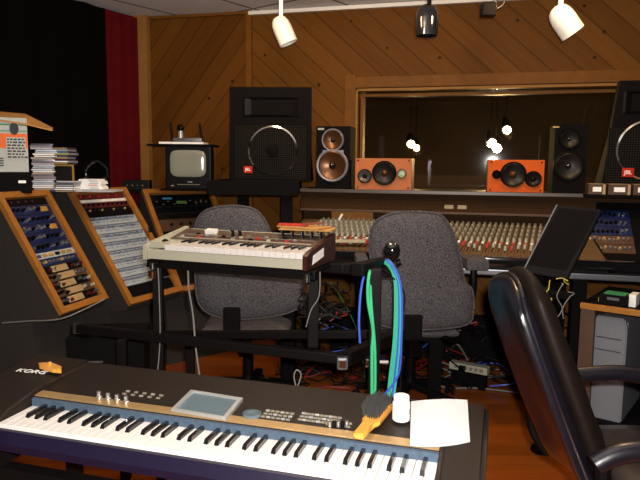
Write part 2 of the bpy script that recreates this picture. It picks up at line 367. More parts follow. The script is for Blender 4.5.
# room behind the glass
LR = WB
b = B(); b.box((2.2, 3.3, -.02), (7, 6.2, .04)); struct(b, 'floor.001', 'livefloor', LR)
b = B(); b.box((2.2, 3.3, 2.5), (7, 6.2, .06)); struct(b, 'ceiling.001', 'gravel', LR)
b = B(); b.box((2.2, 6.3, 1.25), (7, .1, 2.5)); struct(b, 'wall_live_room_back', 'gravel', LR)
b = B(); b.box((-1.2, 3.3, 1.25), (.1, 6, 2.5)); struct(b, 'wall_live_room_left', 'gravel', LR)
b = B(); b.box((5.6, 3.3, 1.25), (.1, 6, 2.5)); struct(b, 'wall_live_room_right', 'gravel', LR)
b = B(); b.box((2.2, 6.22, .95), (6.5, .05, .5)); tag(b.build('wainscot_panel', 'brownwood'), 'low brown panel along the far wall of the room behind the window', 'panel').matrix_world = LR
for (px, py, Y, r, en, lab, mt_) in ((411, 144, 8.5, .05, 14, 'left one of the faint pair of lit spot lamps seen through the window', 'bulb'), (416.5, 148, 8.8, .042, 8, 'right one of the faint pair of lit spot lamps seen through the window', 'bulb'),
        (492, 143.5, 7.2, .05, 26, 'upper left bulb of the glaring pair seen above the right orange speaker', 'bulb2'), (497, 148.5, 7.4, .05, 20, 'lower right of the glaring pair above the right orange speaker, stand-in for the mirrored flash', 'bulb2'), (507, 130, 7.0, .042, 12, 'single lit lamp highest behind the window glass', 'bulb2')):  # lower right one stands in for the flash mirrored in the glass
    p = atY(px, py, Y); t = thing('hanging_lamp', lab, 'lamp', p, 0, None)
    b = B(); b.sph((0, 0, 0), r); b.build('bulb', mt_, t, True)
    b = B(); b.lathe([(r*1.15, .0), (r*1.2, .06), (r*.7, .16), (.01, .18)], Matrix.Translation((0, .03, .0)) @ Matrix.Rotation(-.5, 4, 'X')); b.build('lamp_shade', 'black', t, True)
    b = B(); b.cyl((0, .06, .12), (0, .06, 2.47-p.z), .008); b.build('stem', 'black', t)
    l = bpy.data.lights.new('lamp_light', 'POINT'); l.energy = en; l.color = (1, .62, .25); l.shadow_soft_size = r; lo = bpy.data.objects.new('lamp_light', l); C.objects.link(lo); lo.parent = t; lo.location = (0, -.08, -.06)
# curtains on the left wall
def drape(x0, x1, zb, mt_, amp, lab, name='curtain', folds=9, y0=-.06):
    b = B(); n = 60; bm = b.bm; A = []
    for i in range(n+1):
        x = x0+(x1-x0)*i/n; y = y0-amp*(1+math.sin(i/n*folds*2*PI))/2
        A.append([bm.verts.new((x, y+k, z)) for z in (zb, H-.02) for k in (0, .012)])
    for a, c in zip(A, A[1:]):
        for i, j in ((0, 2), (2, 3), (3, 1), (1, 0)): bm.faces.new((a[i], a[j], c[j], c[i]))
    bm.faces.new((A[0][0], A[0][1], A[0][3], A[0][2])); bm.faces.new((A[-1][0], A[-1][2], A[-1][3], A[-1][1]))
    o = b.build(name, mt_, None, True); o.matrix_world = WL; return tag(o, lab, 'curtain')
xr = onp(107.5, 100, WL, -.06).x
drape(xr, 4.56, .02, 'red', .005, 'narrow dark red hanging beside the pale wooden post', folds=3)
drape(.5, xr-.01, .02, 'blackcloth', .03, 'wide black curtain covering the left wall behind the racks', folds=16)
#==SPOTS==
def spot(px, py, L, r, tilt, mt_, lab, hz=0, brk='spotwhite', py2=None):
    Y = 3.85 if px < 300 else (3.55 if px < 500 else 3.3)
    p = atY(px, py, Y)
    t = thing('track_spotlight', lab, 'lamp', (p.x, p.y, H), 0)
    zc = p.z-H
    T = Matrix.Translation((0, 0, zc)) @ Matrix.Rotation(tilt, 4, 'Y') @ Matrix.Rotation(hz, 4, 'X')
    b = B(); b.lathe([(.001, L/2), (r*.45, L/2-.006), (r*.75, L/2-.02), (r*.93, L/2-.045), (r, L/2-.08), (r, -L/2), (r*.93, -L/2), (r*.9, -L/2+.02), (.001, -L/2+.05)], T); b.build('lamp_shade', mt_, t, True)
    b = B(); top = T @ Vector((0, 0, L/2-.03)); b.bar((top.x+.01, top.y, 0), (top.x+.01, top.y, top.z), .022, .014, up=(0, 1, 0)); b.box((top.x, 0, -.008), (.06, .05, .016)); b.build('bracket', brk, t)
    b = B(); b.T = T; b.lathe([(r*.85, -L/2+.012), (r*.85, -L/2+.018)]); b.build('lens', 'chrome', t)
spot(283, 30, .17, .057, math.radians(-24), 'spotwhite', 'white bullet spotlight hanging from the ceiling left of the window')
spot(564, 20, .165, .062, math.radians(-38), 'spotwhite', 'white bullet spotlight tilted to the lower right above the window')
spot(427, 20, .17, .062, 0, 'blackgloss', 'glossy black bullet spotlight hanging from the ceiling above the window', brk='black')
p = atY(430, 4, 3.6); b = B(); b.box((0, 0, 0), (.15, .05, .05), bev=.008); o = b.build('exit_fitting', 'crimson'); o.name = 'ceiling_box'; o.location = (p.x, p.y, H-.025); tag(o, 'dark red box fixed to the ceiling behind the black spotlight', 'fixture')
p = atY(490, 10, 3.5)
t = thing('ceiling_clamp', 'small black metal clamp unit on the ceiling between the black and right white spotlights', 'fixture', (p.x, p.y, H))
b = B(); b.box((-.01, 0, p.z-H), (.075, .06, .07), bev=.006); b.build('housing', 'black', t); b = B(); b.cyl((.03, 0, 0), (.03, 0, p.z-H), .008); b.build('stem', 'chrome', t)
b = B(); b.tube([(.03, -.02, p.z-H+.05), (.07, -.03, p.z-H+.06), (.06, -.03, p.z-H+.02), (.03, -.03, p.z-H)], .005); b.build('wing_screw', 'chrome', t)
#==RACKS==
def knob(b, x, y, r=.008, h=.012, z=0): b.lathe([(r, z), (r*.85, z+h)], Matrix.Translation((x, y, 0)), 10)
def rack(p, w, yaw, zt, zb, d, lab, fill, back=.18):
    t = thing('equipment_rack', lab, 'rack', (p[0], p[1], 0), yaw)
    b = B(); b.poly([(0, zb), (d, zt), (d+back, zt), (d+back, 0), (.16, 0), (.16, zb-.05), (.02, zb-.03)], 0, w, 'x')
    b.build('carpeted_cabinet', 'carpet', t)
    L = math.hypot(d, zt-zb); ex = Vector((1, 0, 0)); ey = Vector((0, d, zt-zb))/L; ez = ex.cross(ey)
    Fm = Matrix((ex, ey, ez)).transposed().to_4x4(); Fm.translation = Vector((0, 0, zb))
    k = .034
    b = B(); b.T = Fm
    for c, s in (((k/2, L/2, .012), (k, L, .03)), ((w-k/2, L/2, .012), (k, L, .03)), ((w/2, k/2, .012), (w-2*k, k, .03)), ((w/2, L-k/2, .012), (w-2*k, k, .03))): b.box(c, s, bev=.003)
    b.build('wooden_trim', 'rackwood', t)
    def unit(v0, v1, m_, name='rack_unit', z=.006):
        b = B(); b.T = Fm; b.box((w/2, L-(v0+v1)/2*L, z/2), (w-2*k-.004, (v1-v0)*L-.003, z)); b.m(1)
        for u in (k+.012, w-k-.012):
            for v in (v0, v1): knob(b, u, L-v*L+(.008 if v == v1 else -.008), .003, .002, z)
        return b.build(name, [m_, 'chrome'], t)
    def K(par, u, v, m_, r=.009, h=.014, sq=None):
        b = B(); b.T = Fm
        if sq: b.box((k+u*(w-2*k), L-v*L, .006+h/2), (sq[0], sq[1], h), bev=.001)
        else: knob(b, k+u*(w-2*k), L-v*L, r, h, .006)
        return b.build('knob' if not sq else 'button', m_, par, not sq)
    fill(t, unit, K, Fm, w, L, k); return t
def fillA(t, unit, K, Fm, w, L, k):
    u = unit(.05, .11, 'blackm'); 
    for i in range(4): K(u, .15+.16*i, .08, 'maroon', .006, .006)
    for r in range(5):
        v0 = .115+.078*r; u = unit(v0, v0+.076, 'blue'); v = v0+.038
        for i in range(8):
            if i in (6,) and r in (0, 2): K(u, .8, v, 'amber', sq=(.055, .03), h=.004); continue
            if i == 7 and r in (0, 2): continue
            K(u, .07+.115*i, v+random.uniform(-.006, .006), random.choice(['black', 'black', 'silverk', 'silverk', 'black']), random.uniform(.008, .012), .018)
    u = unit(.507, .56, 'patch')
    for i in range(6): K(u, .1+.15*i, .535, random.choice(['blackm', 'amber', 'silverk', 'navy']), sq=(.03, .016), h=.006)
    u = unit(.562, .62, 'blue')
    for i in range(9): K(u, .06+.1*i, .59, random.choice(['silverk', 'silverk', 'tan']), .009, .014)
    for r in range(5):
        v0 = .622+.064*r; u = unit(v0, min(v0+.062, .94), 'brownwood' if r % 2 else 'blackm'); v = v0+.031
        K(u, .42 + .08*(r % 2), v, 'tan', sq=(.12, .034), h=.004)
        for i in (0, 1, 2, 6, 7, 8): K(u, .07+.11*i, v+random.uniform(-.008, .008), random.choice(['silverk', 'silverk', 'cream', 'black', 'maroon']), .009, .016)
def fillB(t, unit, K, Fm, w, L, k):
    u = unit(.04, .085, 'maroon')
    for i in range(5): K(u, .1+.18*i, .062, 'redk', .006, .006)
    unit(.087, .115, 'white')
    u = unit(.117, .165, 'maroon')
    for i in range(10): K(u, .06+.098*i, .14, 'black', .008, .012)
    u = unit(.167, .245, 'blackm')
    for i in range(12): K(u, .05+.08*i, .19, 'tan' if i % 3 == 1 else 'cone', .007, .01)
    for r in range(8):
        v0 = .247+.0755*r
        u = unit(v0, v0+.0745, 'patch', 'patch_panel')
        b = B(); b.T = Fm
        b.box((w/2, L-(v0+.004)*L, .0065), (w-2*k-.01, .003, .003))
        for i in range(26):
            x = k+.012+(w-2*k-.03)*i/25.5; hh_ = random.uniform(.010, .018)
            b.box((x, L-(v0+.022)*L+random.uniform(-.002, .002), .0065), (random.uniform(.005, .010), hh_, .003))
            if random.random() < .5: b.box((x+.002, L-(v0+.048)*L, .0065), (.009, .004, .002))
        b.build('jack_row', 'navy', u)
        if r > 3:
            b = B(); b.T = Fm; b.poly([(w-k-.008, L-(v0+.07)*L), (w-k-.008, L-v0*L), (w-k-.03-.02*(r-4), L-v0*L), (w-k-.05-.02*(r-4), L-(v0+.04)*L), (w-k-.04-.02*(r-4), L-(v0+.07)*L)], .007, .02); b.build('patch_plug', 'blackm', u)
    unit(.852, .94, 'blackm')
def fillC(t, unit, K, Fm, w, L, k):
    u = unit(.05, .17, 'blackm')
    b = B(); b.T = Fm; b.box((.17, L-.09*L, .008), (.07, .014, .003)); b.build('blue_display', 'lcdb', u)
    b = B(); b.T = Fm; b.box((.27, L-.135*L, .008), (.08, .022, .003)); b.build('green_display', 'lcd', u)
    for i in range(9): K(u, .1+.09*i, .15 if i % 2 else .12, 'greyk', sq=(.014, .006), h=.004)
    for i in range(3): K(u, .72+.09*i, .14, 'silverk', .008, .01)
    unit(.175, .24, 'blackm'); unit(.245, .30, 'consoled')
    u = unit(.305, .42, 'brownwood')
    for i in range(5): K(u, .2+.15*i, .36, 'black', .01, .012)
    unit(.425, .60, 'blackm'); unit(.605, .93, 'consoled')
rack((-1.27, 2.97), .38, math.radians(74.67), 1.187, .604, .357, 'near left sloping rack with blue and silver knobs, nearest the camera', fillA, .2)
rack((-1.07, 3.417), .46, math.radians(63.65), 1.181, .551, .454, 'middle left sloping rack filled with pale patch bay rows', fillB)
rack((-.916, 3.94), .55, math.radians(40.9), 1.156, .518, .50, 'far sloping rack with a small blue display, below the television', fillC, .03)
#==CHAIRS==
def base5(t, c, R, zc, a0, mt_='blackm', nm='caster'):
    b = B(); b.cyl((c[0], c[1], .10), (c[0], c[1], .16), .04, .032, 16); b.cyl((c[0], c[1], .12), (c[0], c[1], .30), .03); b.cyl((c[0], c[1], .3), (c[0], c[1], zc), .016); b.build('gas_column', 'black', t, True)
    for i in range(5):
        a = a0+i*2*PI/5; e = (c[0]+R*math.cos(a), c[1]+R*math.sin(a))
        b = B(); b.bar((c[0], c[1], .125), (e[0], e[1], .085), .045, .03, bev=.008); b.build('base_arm', mt_, t)
        b = B(); n = Vector((-math.sin(a+.6), math.cos(a+.6), 0))
        b.cyl((e[0], e[1], .05), (e[0], e[1], .085), .007)
        ee = Vector((e[0], e[1], .029))
        for s in (-1, 1): b.cyl(ee+n*s*.008, ee+n*s*.026, .028, seg=16)
        b.sph(ee+Vector((0, 0, .012)), .024, (1, 1, .8)); b.build(nm, 'blackgloss', t, True)
def office_chair(name, lab, outl, Y, cx, cy, bracket, arms, flat=.09):
    W0 = frame((cx, cy, 0)); t = thing('office_chair', lab, 'chair', (cx, cy, 0))
    yl = Y-cy
    pts = [onp(x, y, W0, yl) for x, y in outl]; ol = [(p.x, p.z) for p in pts]
    b = cushion(ol, flat, Matrix.Translation((0, yl, 0)), bend=.35, lumps=.004); b.build('backrest', 'tweed', t, True)
    cen = Vector((sum(p[0] for p in ol)/len(ol), sum(p[1] for p in ol)/len(ol)))
    rim = [(x*.985+cen[0]*.015, z) for x, z in ol]
    b = B(); b.tube([(x, yl+.35*(x-cen[0])**2-flat*.1, z) for x, z in ol+[ol[0]]], .006, smooth=4); b.build('piping', 'tweed', t, True)
    q = onp(bracket[0], bracket[1], W0, yl-.05)
    b = B(); b.box((q.x, yl-.055, q.z), (.085, .03, .12), bev=.008); b.bar((q.x, yl-.055, q.z-.04), (q.x*.3, yl+.1, .40), .05, .018); b.bar((q.x*.3, yl+.1, .40), (0, 0, .40), .07, .02); b.build('back_bracket', 'blackm', t)
    b = B(); b.box((0, .03, .41), (.2, .24, .045), bev=.01); b.build('seat_mechanism', 'black', t)
    sx = .24
    ol2 = [(-sx, -.2), (-sx*.9, -.24), (0, -.25), (sx*.9, -.24), (sx, -.2), (sx, .12), (sx*.8, .22), (0, .24), (-sx*.8, .22), (-sx, .12)]
    b = cushion(ol2, .08, Matrix.Translation((0, .10, .445)) @ Matrix.Rotation(-PI/2, 4, 'X')); b.build('seat', 'tweed', t, True)
    for (px, py, pw, ph, sgn) in arms:
        a = onp(px, py, W0, yl+.02)
        b = B(); b.box((a.x, yl+.10, a.z), (pw, .18, ph), bev=.018); o = b.build('armrest', 'tweed', t, True)
        b = B(); b.tube([(a.x, yl+.1, a.z-ph/2), (a.x, yl+.1, a.z-.16), (a.x-sgn*.03, yl+.2, .46), (a.x*.4, 0, .42)], .017, 8); b.build('armrest_support', 'black', t, True)
    base5(t, (0, 0), .3, .41, .5 if cx > 0 else .2)
    return t
office_chair('a', 'grey tweed office chair behind the upper keyboard', [(194, 250), (193, 232), (200, 215), (215, 207.5), (240, 206), (257, 211), (268, 226), (275, 248), (284, 270), (300, 278), (307, 292), (300, 307), (280, 315), (240, 319), (212, 315), (198, 303), (195, 280)], 3.1, -.40, 3.42, (232, 319), [], .08)
office_chair('b', 'grey tweed office chair right of the draped cables, with padded armrests', [(371, 262), (370, 238), (377, 221), (395, 213), (425, 212), (443, 217), (454, 236), (461, 260), (465, 282), (473, 291), (474, 312), (467, 325), (430, 329), (390, 327), (372, 319), (369, 290)], 2.95, .52, 3.42, (413, 327), [(362, 262, .06, .05, -1), (478, 265, .11, .055, 1)])
# black leather chair
t = thing('leather_armchair', 'black leather high-back office chair facing right, cropped by the right edge of the photo', 'chair', (.98, 1.72, 0))
lx, ly = .98, 1.72
P0 = Vector((.53-lx, -.015, 1.03)); P1 = Vector((.765-lx, -.015, .46)); ax = (P1-P0).normalized(); nrm = Vector((ax.z, 0, -ax.x))
# frame for the back: x -> width (world y), z -> up the back, y -> thickness
Tm = Matrix((Vector((0, 1, 0)), nrm*-1, -ax)).transposed().to_4x4(); Tm.translation = (P0+P1)/2
Lh = (P1-P0).length; BK = 1
def bo(w, h): return [(-w*.74, h*.96), (-w*.42, h*1.04), (0, h*1.07), (w*.42, h*1.04), (w*.74, h*.96), (w*.92, h*.72), (w, 0), (w*.95, -h*.7), (w*.8, -h), (0, -h*1.03), (-w*.8, -h), (-w*.95, -h*.7), (-w, 0), (-w*.92, h*.72)]
b = cushion(bo(.178, Lh/2), .06, Tm, bend=-1.3, pw=6); b.build('backrest', 'leather', t, True)
T2 = Tm @ Matrix.Translation((0, BK*.045, .012)); b = cushion(bo(.16, Lh/2*.985), .075, T2, bend=-1.0, pw=3, lumps=.01); fr_ = b.build('front_padding', 'warmleather', t, True)
b = B(); b.tube([Tm @ Vector((x, -1.3*x*x+.012, z)) for x, z in bo(.178, Lh/2)+bo(.178, Lh/2)[:1]], .0045); b.build('piping', 'leather', t, True)
ol2 = [(-.25, -.2), (-.2, -.25), (0, -.26), (.2, -.25), (.26, -.2), (.27, .15), (.22, .25), (0, .27), (-.22, .25), (-.26, .15)]
b = cushion(ol2, .13, Matrix.Translation((.05, 0, .47)) @ Matrix.Rotation(-PI/2, 4, 'X')); b.build('seat', 'leather', t, True)
for ye, nmz in ((-.27, .655), (.25, .665)):
    b = B(); b.tube([(.68-lx, ye, nmz-.03), (.74-lx, ye, nmz), (.86-lx, ye, nmz+.012), (1.0-lx, ye, nmz+.018), (1.12-lx, ye, nmz-.01)], .026, 10)
    b.bm.transform(Matrix.Identity(4)); b.build('armrest', 'leather', t, True)
    b = B(); b.tube([(.70-lx, ye, nmz-.02), (.71-lx, ye, .5), (.76-lx, ye*.9, .42)], .02, 8); b.build('armrest_support', 'black', t, True); b = B(); b.tube([(1.1-lx, ye, nmz-.02), (1.09-lx, ye, .5), (1.02-lx, ye*.9, .42)], .02, 8); b.build('armrest_support', 'black', t, True)
b = B(); b.box((0, 0, .39), (.3, .28, .03), bev=.01); b.build('seat_mechanism', 'black', t)
base5(t, (0, 0), .31, .39, .9)
#==KEYBOARDS==
def keys(t, mats, x0, nW, start, wl, zt, yf, bl, zb_h, yb, wh='white_key', bw=1):
    """start: scale step of the first white key (0=C)"""
    has = (1, 1, 0, 1, 1, 1, 0)
    kw = .0235
    for i in range(nW):
        b = B(); b.box((x0+(i+.5)*kw, (yf+yb)/2, zt-.011), (kw-.0014, yb-yf, .022), bev=.0012); b.build(wh, 'keywhite', t)
        if has[(start+i) % 7] and i < nW-1:
            x = x0+(i+1)*kw + {0: -.002, 1: .002, 3: -.003, 4: 0, 5: .003}[(start+i) % 7]
            b = B(); w1, w2 = .0058*bw, .0045*bw; ys = yb-bl
            vs = [(x-w1, ys-.002, zt-.003), (x+w1, ys-.002, zt-.003), (x+w1, yb, zt-.003), (x-w1, yb, zt-.003), (x-w2, ys+.006, zt+zb_h), (x+w2, ys+.006, zt+zb_h), (x+w2, yb, zt+zb_h), (x-w2, yb, zt+zb_h)]
            V = [b.bm.verts.new(v) for v in vs]
            for q in ((0, 1, 2, 3), (4, 5, 6, 7), (0, 1, 5, 4), (1, 2, 6, 5), (2, 3, 7, 6), (3, 0, 4, 7)): b.bm.faces.new([V[k] for k in q])
            b.build('black_key', 'keyblack', t)
k0 = atz(27, 414.7, .72); k1 = atz(422, 472.5, .72); dk = k1-k0
KW = frame((k0.x, k0.y, 0), math.atan2(dk.y, dk.x))
t = thing('workstation_keyboard', 'long charcoal keyboard with touch screen in the foreground under the paper', 'keyboard', (k0.x, k0.y, 0), math.atan2(dk.y, dk.x))
FK = t
zk = .712; xL, xR = -.0445, -.0445+45*.0235
keys(t, None, xL, 45, 2, .15, zk, -.05, .078, .010, .078)
b = B(); b.poly([(-.072, .655), (-.076, .675), (-.062, .702), (-.052, .703), (-.052, .69), (.074, .69), (.078, .722), (.30, .745), (.325, .735), (.33, .66), (.30, .652)], xL-.002, xR+.002, 'x'); b.build('case', ['purple'], t)
for xa, xb_ in ((xL-.20, xL-.002), (xR+.002, xR+.10)):
    b = B(); b.poly([(-.072, .65), (-.078, .685), (-.062, .71), (.0, .735), (.10, .748), (.315, .76), (.335, .74), (.335, .66), (.30, .652)], xa, xb_, 'x')
    es = [e for e in b.bm.edges if abs(e.verts[0].co.x-e.verts[1].co.x) < 1e-6]
    bmesh.ops.bevel(b.bm, geom=es, offset=.012, segments=3, affect='EDGES'); b.build('end_cheek', 'charcoal', t, True)
zp = .748
sl = Matrix.Translation((0, .08, .735)) @ Matrix.Rotation(math.atan2(.019, .236), 4, 'X')
b = B(); b.poly([(.076, .722), (.079, .735), (.315, .754), (.328, .745), (.328, .70), (.08, .71)], xL-.001, xR+.001, 'x'); b.build('control_panel', 'charcoal', t)
b = B(); b.T = sl; b.box(((xL+xR)/2, .014, .001), (xR-xL, .030, .004), bev=.001); b.build('bronze_strip', 'gold', t)
b = B(); b.box(((xL+xR)/2, .0745, .7215), (xR-xL, .012, .022)); b.build('felt_strip', 'felt', t)
def pan(px, py): q = onz(px, py, KW, .747); return q
def pz(y): return .735+(y-.08)*(.019/.236)
c4 = [pan(x, y) for x, y in ((171, 408), (191, 392), (243, 400), (226, 417))]
b = B(); h0, h1 = pz(c4[0].y)-.002, pz(c4[1].y)+.006
def quadframe(pts, k, za, zb_, b):
    c = sum(pts, Vector((0, 0, 0)))/4; o_ = pts; i_ = [c+(p-c)*k for p in pts]
    V = []
    for p, z in [(p, za) for p in o_]+[(p, zb_) for p in o_]+[(p, zb_) for p in i_]+[(p, za) for p in i_]: V.append(b.bm.verts.new((p.x, p.y, pz(p.y)+z)))
    for i in range(4):
        j = (i+1) % 4
        for L_ in range(4):
            M2 = (L_+1) % 4; b.bm.faces.new((V[L_*4+i], V[L_*4+j], V[M2*4+j], V[M2*4+i]))
quadframe(c4, .86, -.002, .009, b); fr1 = b.build('screen_bezel', 'silver', t)
c = sum(c4, Vector((0, 0, 0)))/4; b = B(); V = [b.bm.verts.new((*((c+(p-c)*.86).xy), pz(p.y)+.004)) for p in c4]+[b.bm.verts.new((*((c+(p-c)*.86).xy), pz(p.y))) for p in c4]
b.bm.faces.new(V[:4]); b.bm.faces.new(V[4:]); [b.bm.faces.new((V[i], V[(i+1) % 4], V[4+(i+1) % 4], V[4+i])) for i in range(4)]
b.build('touch_screen', 'screenoff', fr1)
for px, py in ((99, 394), (108, 395.5), (117, 397), (126, 398.5)):
    q = pan(px, py+1); b = B(); b.lathe([(.0085, 0), (.0085, .006), (.006, .007), (.0055, .02)], Matrix.Translation((q.x, q.y, pz(q.y)))); b.build('silver_knob', 'silverk', t, True)
q = pan(252, 412); b = B(); b.lathe([(.024, 0), (.023, .006), (.015, .007), (.004, .004)], Matrix.Translation((q.x, q.y, pz(q.y)))); b.build('value_dial', 'screenoff', t, True)
cnt = 0
for (xa, ya, xb_, yb_, rows, cols) in ((268, 409, 292, 419, 3, 6), (304, 412, 340, 424, 3, 9), (330, 419, 352, 427, 2, 5), (128, 390, 160, 402, 2, 5)):
    A_, Bq = pan(xa, ya), pan(xb_, yb_); D_ = pan(xa-6, yb_-3)
    for r in range(rows):
        for c_ in range(cols):
            q = A_ + (Vector((abs(Bq.x-A_.x), 0, 0)))*(c_/cols) + Vector((0, -.016*r, 0))
            b = B(); b.box((q.x, q.y, pz(q.y)+.002), (.010, .006, .004), bev=.0008); b.build('panel_button', 'greyk' if (r+c_) % 3 else 'silver', t)
for i in range(5):
    q = pan(331+4.2*i, 422); b = B(); b.lathe([(.006, 0), (.005, .014)], Matrix.Translation((q.x, q.y-.01, pz(q.y)))); b.build('small_knob', 'black' if i % 2 else 'silverk', t, True)
q = pan(32, 376); text('KORG', .034, Matrix.Translation((q.x, q.y, .7605)) @ Matrix.Rotation(.05, 4, 'Z'), 'white', t)
# yellow sticky object at the far left corner of the keyboard
q = onz(52, 370, KW, .757)
b = B(); b.T = KW @ Matrix.Translation((q.x, q.y, .757)) @ Matrix.Rotation(-.35, 4, 'Z'); b.poly([(-.05, -.012), (-.03, -.02), (.03, -.016), (.055, -.004), (.03, .012), (-.03, .014)], .003, .014); b.cyl((-.01, 0, .01), (-.01, 0, .022), .004)
single(b, 'pick_holder', 'brushwood', 'small flat orange object lying on the far left corner of the long keyboard', 'trinket')
# stand of the long keyboard
t = thing('keyboard_stand', 'black metal stand holding the long foreground keyboard', 'stand', (k0.x, k0.y, 0), math.atan2(dk.y, dk.x))
for y in (-.02, .27):
    b = B(); b.box((.42, y, .565), (1.1, .04, .05), bev=.004); b.build('rail', 'steel', t)
for x in (-.08, .93):
    b = B(); b.box((x, .125, .6205), (.05, .36, .06)); b.build('support_arm', 'steel', t)
    for y in (-.02, .27): b = B(); b.bar((x, y, .54), (x, y-.0, .0), .035, .035, up=(0, 1, 0)); b.build('leg', 'steel', t)
# things on the keyboard
def sit(px, py): q = onz(px, py, KW, .752); return KW @ Vector((q.x, q.y, pz(q.y)+.0035))
q = sit(401, 418)
t = thing('pill_bottle', 'small white plastic bottle with a cap standing on the long keyboard beside the paper', 'bottle', q)
b = B(); b.lathe([(.018, 0), (.021, .003), (.021, .044), (.017, .049)], None, 28); b.build('bottle_body', 'white', t, True)
b = B(); b.lathe([(.0185, .047), (.019, .058), (.0175, .061)], None, 28); b.build('cap', 'white', t, True)
b = B(); b.box((.0135, -.0145, .026), (.010, .002, .012), Matrix.Rotation(.75, 4, 'Z')); b.build('blue_mark', 'navy', t)
# paper, bending over the front of the panel
pc = [sit(411, 409), sit(467, 409), sit(470, 444), sit(410, 446)]
b = B(); n = 10; G = []
for i in range(n+1):
    row = []
    for j in range(n+1):
        u, v = i/n, j/n
        p = (pc[0]*(1-u)+pc[1]*u)*(1-v)+(pc[3]*(1-u)+pc[2]*u)*v
        row.append(b.bm.verts.new(p+Vector((0, 0, .0195-.013*v+.010*(2*u-1)**2*v+ .004*math.sin(u*3)))))
    G.append(row)
for i in range(n):
    for j in range(n): b.bm.faces.new((G[i][j], G[i+1][j], G[i+1][j+1], G[i][j+1]))
r = bmesh.ops.solidify(b.bm, geom=b.bm.faces[:], thickness=.0006)
pt = thingM('paper_sheet', 'white sheet of paper lying on the right end of the long keyboard', 'paper', frame(pc[3]))
b.build('sheet', 'paper', pt, True, world=True)
b = B()
for k in range(7):
    v = .2+.085*k; L_ = random.uniform(.3, .55)
    a = (pc[0]*(1-.25)+pc[1]*.25)*(1-v)+(pc[3]*(1-.25)+pc[2]*.25)*v; e = (pc[0]*(1-.25-L_)+pc[1]*(.25+L_))*(1-v)+(pc[3]*(1-.25-L_)+pc[2]*(.25+L_))*v
    up = Vector((0, 0, .0215-.013*v)); b.bar(a+up, e+up, .0012, .0012)
b.build('handwriting', 'print', pt, world=True)
# hand brush
h0, h1 = sit(358, 438), sit(389, 402)
d = (h1-h0); d.z = 0; Lb = d.length; yw = math.atan2(d.y, d.x)
t = thing('dusting_brush', 'wooden-handled dusting brush with black bristles lying on the long keyboard', 'brush', h0, yw)
b = B(); b.poly([(0, -.010), (.006, -.014), (.05, -.012), (.075, -.010), (.085, -.022), (.2, -.022), (.2, .022), (.085, .022), (.075, .010), (.05, .012), (.006, .014), (0, .010)], .012, .026); bmesh.ops.bevel(b.bm, geom=b.bm.edges[:], offset=.003, segments=2, affect='EDGES'); b.build('handle', 'brushwood', t, True)
b = B()
for i in range(320):
    x = random.uniform(.09, .198); y = random.uniform(-.019, .019)
    b.tube([(x, y+.004, .02), (x+random.uniform(-.004, .012), y*1.3+.006, .045+random.uniform(0, .012))], .0011, 3, 1)
bo_ = b.build('bristles', 'bristle', t); bo_['kind'] = 'stuff'
#==UPPER KEYBOARD==
a0 = atY(144, 259, 2.5); a1 = atY(307, 269, 2.25); da = a1-a0; UY = math.atan2(da.y, da.x); UL = math.hypot(da.x, da.y); zu = (a0.z+a1.z)/2
UW = frame((a0.x, a0.y, 0), UY)
t = thing('synthesizer', 'short cream synthesizer keyboard with dark wooden end panels on the upper tier', 'keyboard', (a0.x, a0.y, 0), UY)
def fu(px, py, y=0): return onp(px, py, UW, y)
kxL = fu(165, 250).x; kxR = fu(303, 258).x
D = .30
b = B(); b.poly([(0, zu), (0, zu+.036), (.012, zu+.038), (.012, zu+.03), (.15, zu+.03), (.155, zu+.063), (.29, zu+.092), (.30, zu+.085), (.30, zu+.02), (.28, zu)], .02, UL-.015, 'x'); b.build('case', 'cream', t)
b = B(); b.box((kxL/2+.006, .085, zu+.052), (kxL-.014, .135, .02), bev=.004); b.build('left_block', 'cream', t)
for i in range(2):
    b = B(); b.lathe([(.02, -.007), (.022, 0), (.02, .007)], Matrix.Translation((.045+.035*i, .085, zu+.05)) @ Matrix.Rotation(PI/2, 4, 'Y'), 18); b.build('pitch_wheel', 'cream' if i else 'black', t, True)
for x in (0.007, UL-.0075):
    b = B(); b.poly([(-.004, zu-.004), (-.004, zu+.05), (.03, zu+.062), (.31, zu+.104), (.315, zu+.02), (.30, zu-.004)], x-.009, x+.009, 'x'); b.build('wooden_end_panel', 'darkwood' if x > .1 else 'cream', t)
b = B(); b.poly([(.05, zu+.012), (.06, zu+.046), (.17, zu+.062), (.17, zu+.028)], UL+.0016, UL+.0026, 'x'); b.build('side_sticker', 'paper', t)
nW = 22; kk = (kxR-kxL)/nW
g0 = len(C.objects)
before = set(C.objects)
keys(t, None, 0, nW, 0, .14, zu+.060, -.004, .068, .008, .15, bw=.75)
for o in set(C.objects)-before:
    o.matrix_basis = Matrix.Translation((kxL, 0, 0)) @ Matrix.Diagonal((kk/.0235, 1, 1, 1))
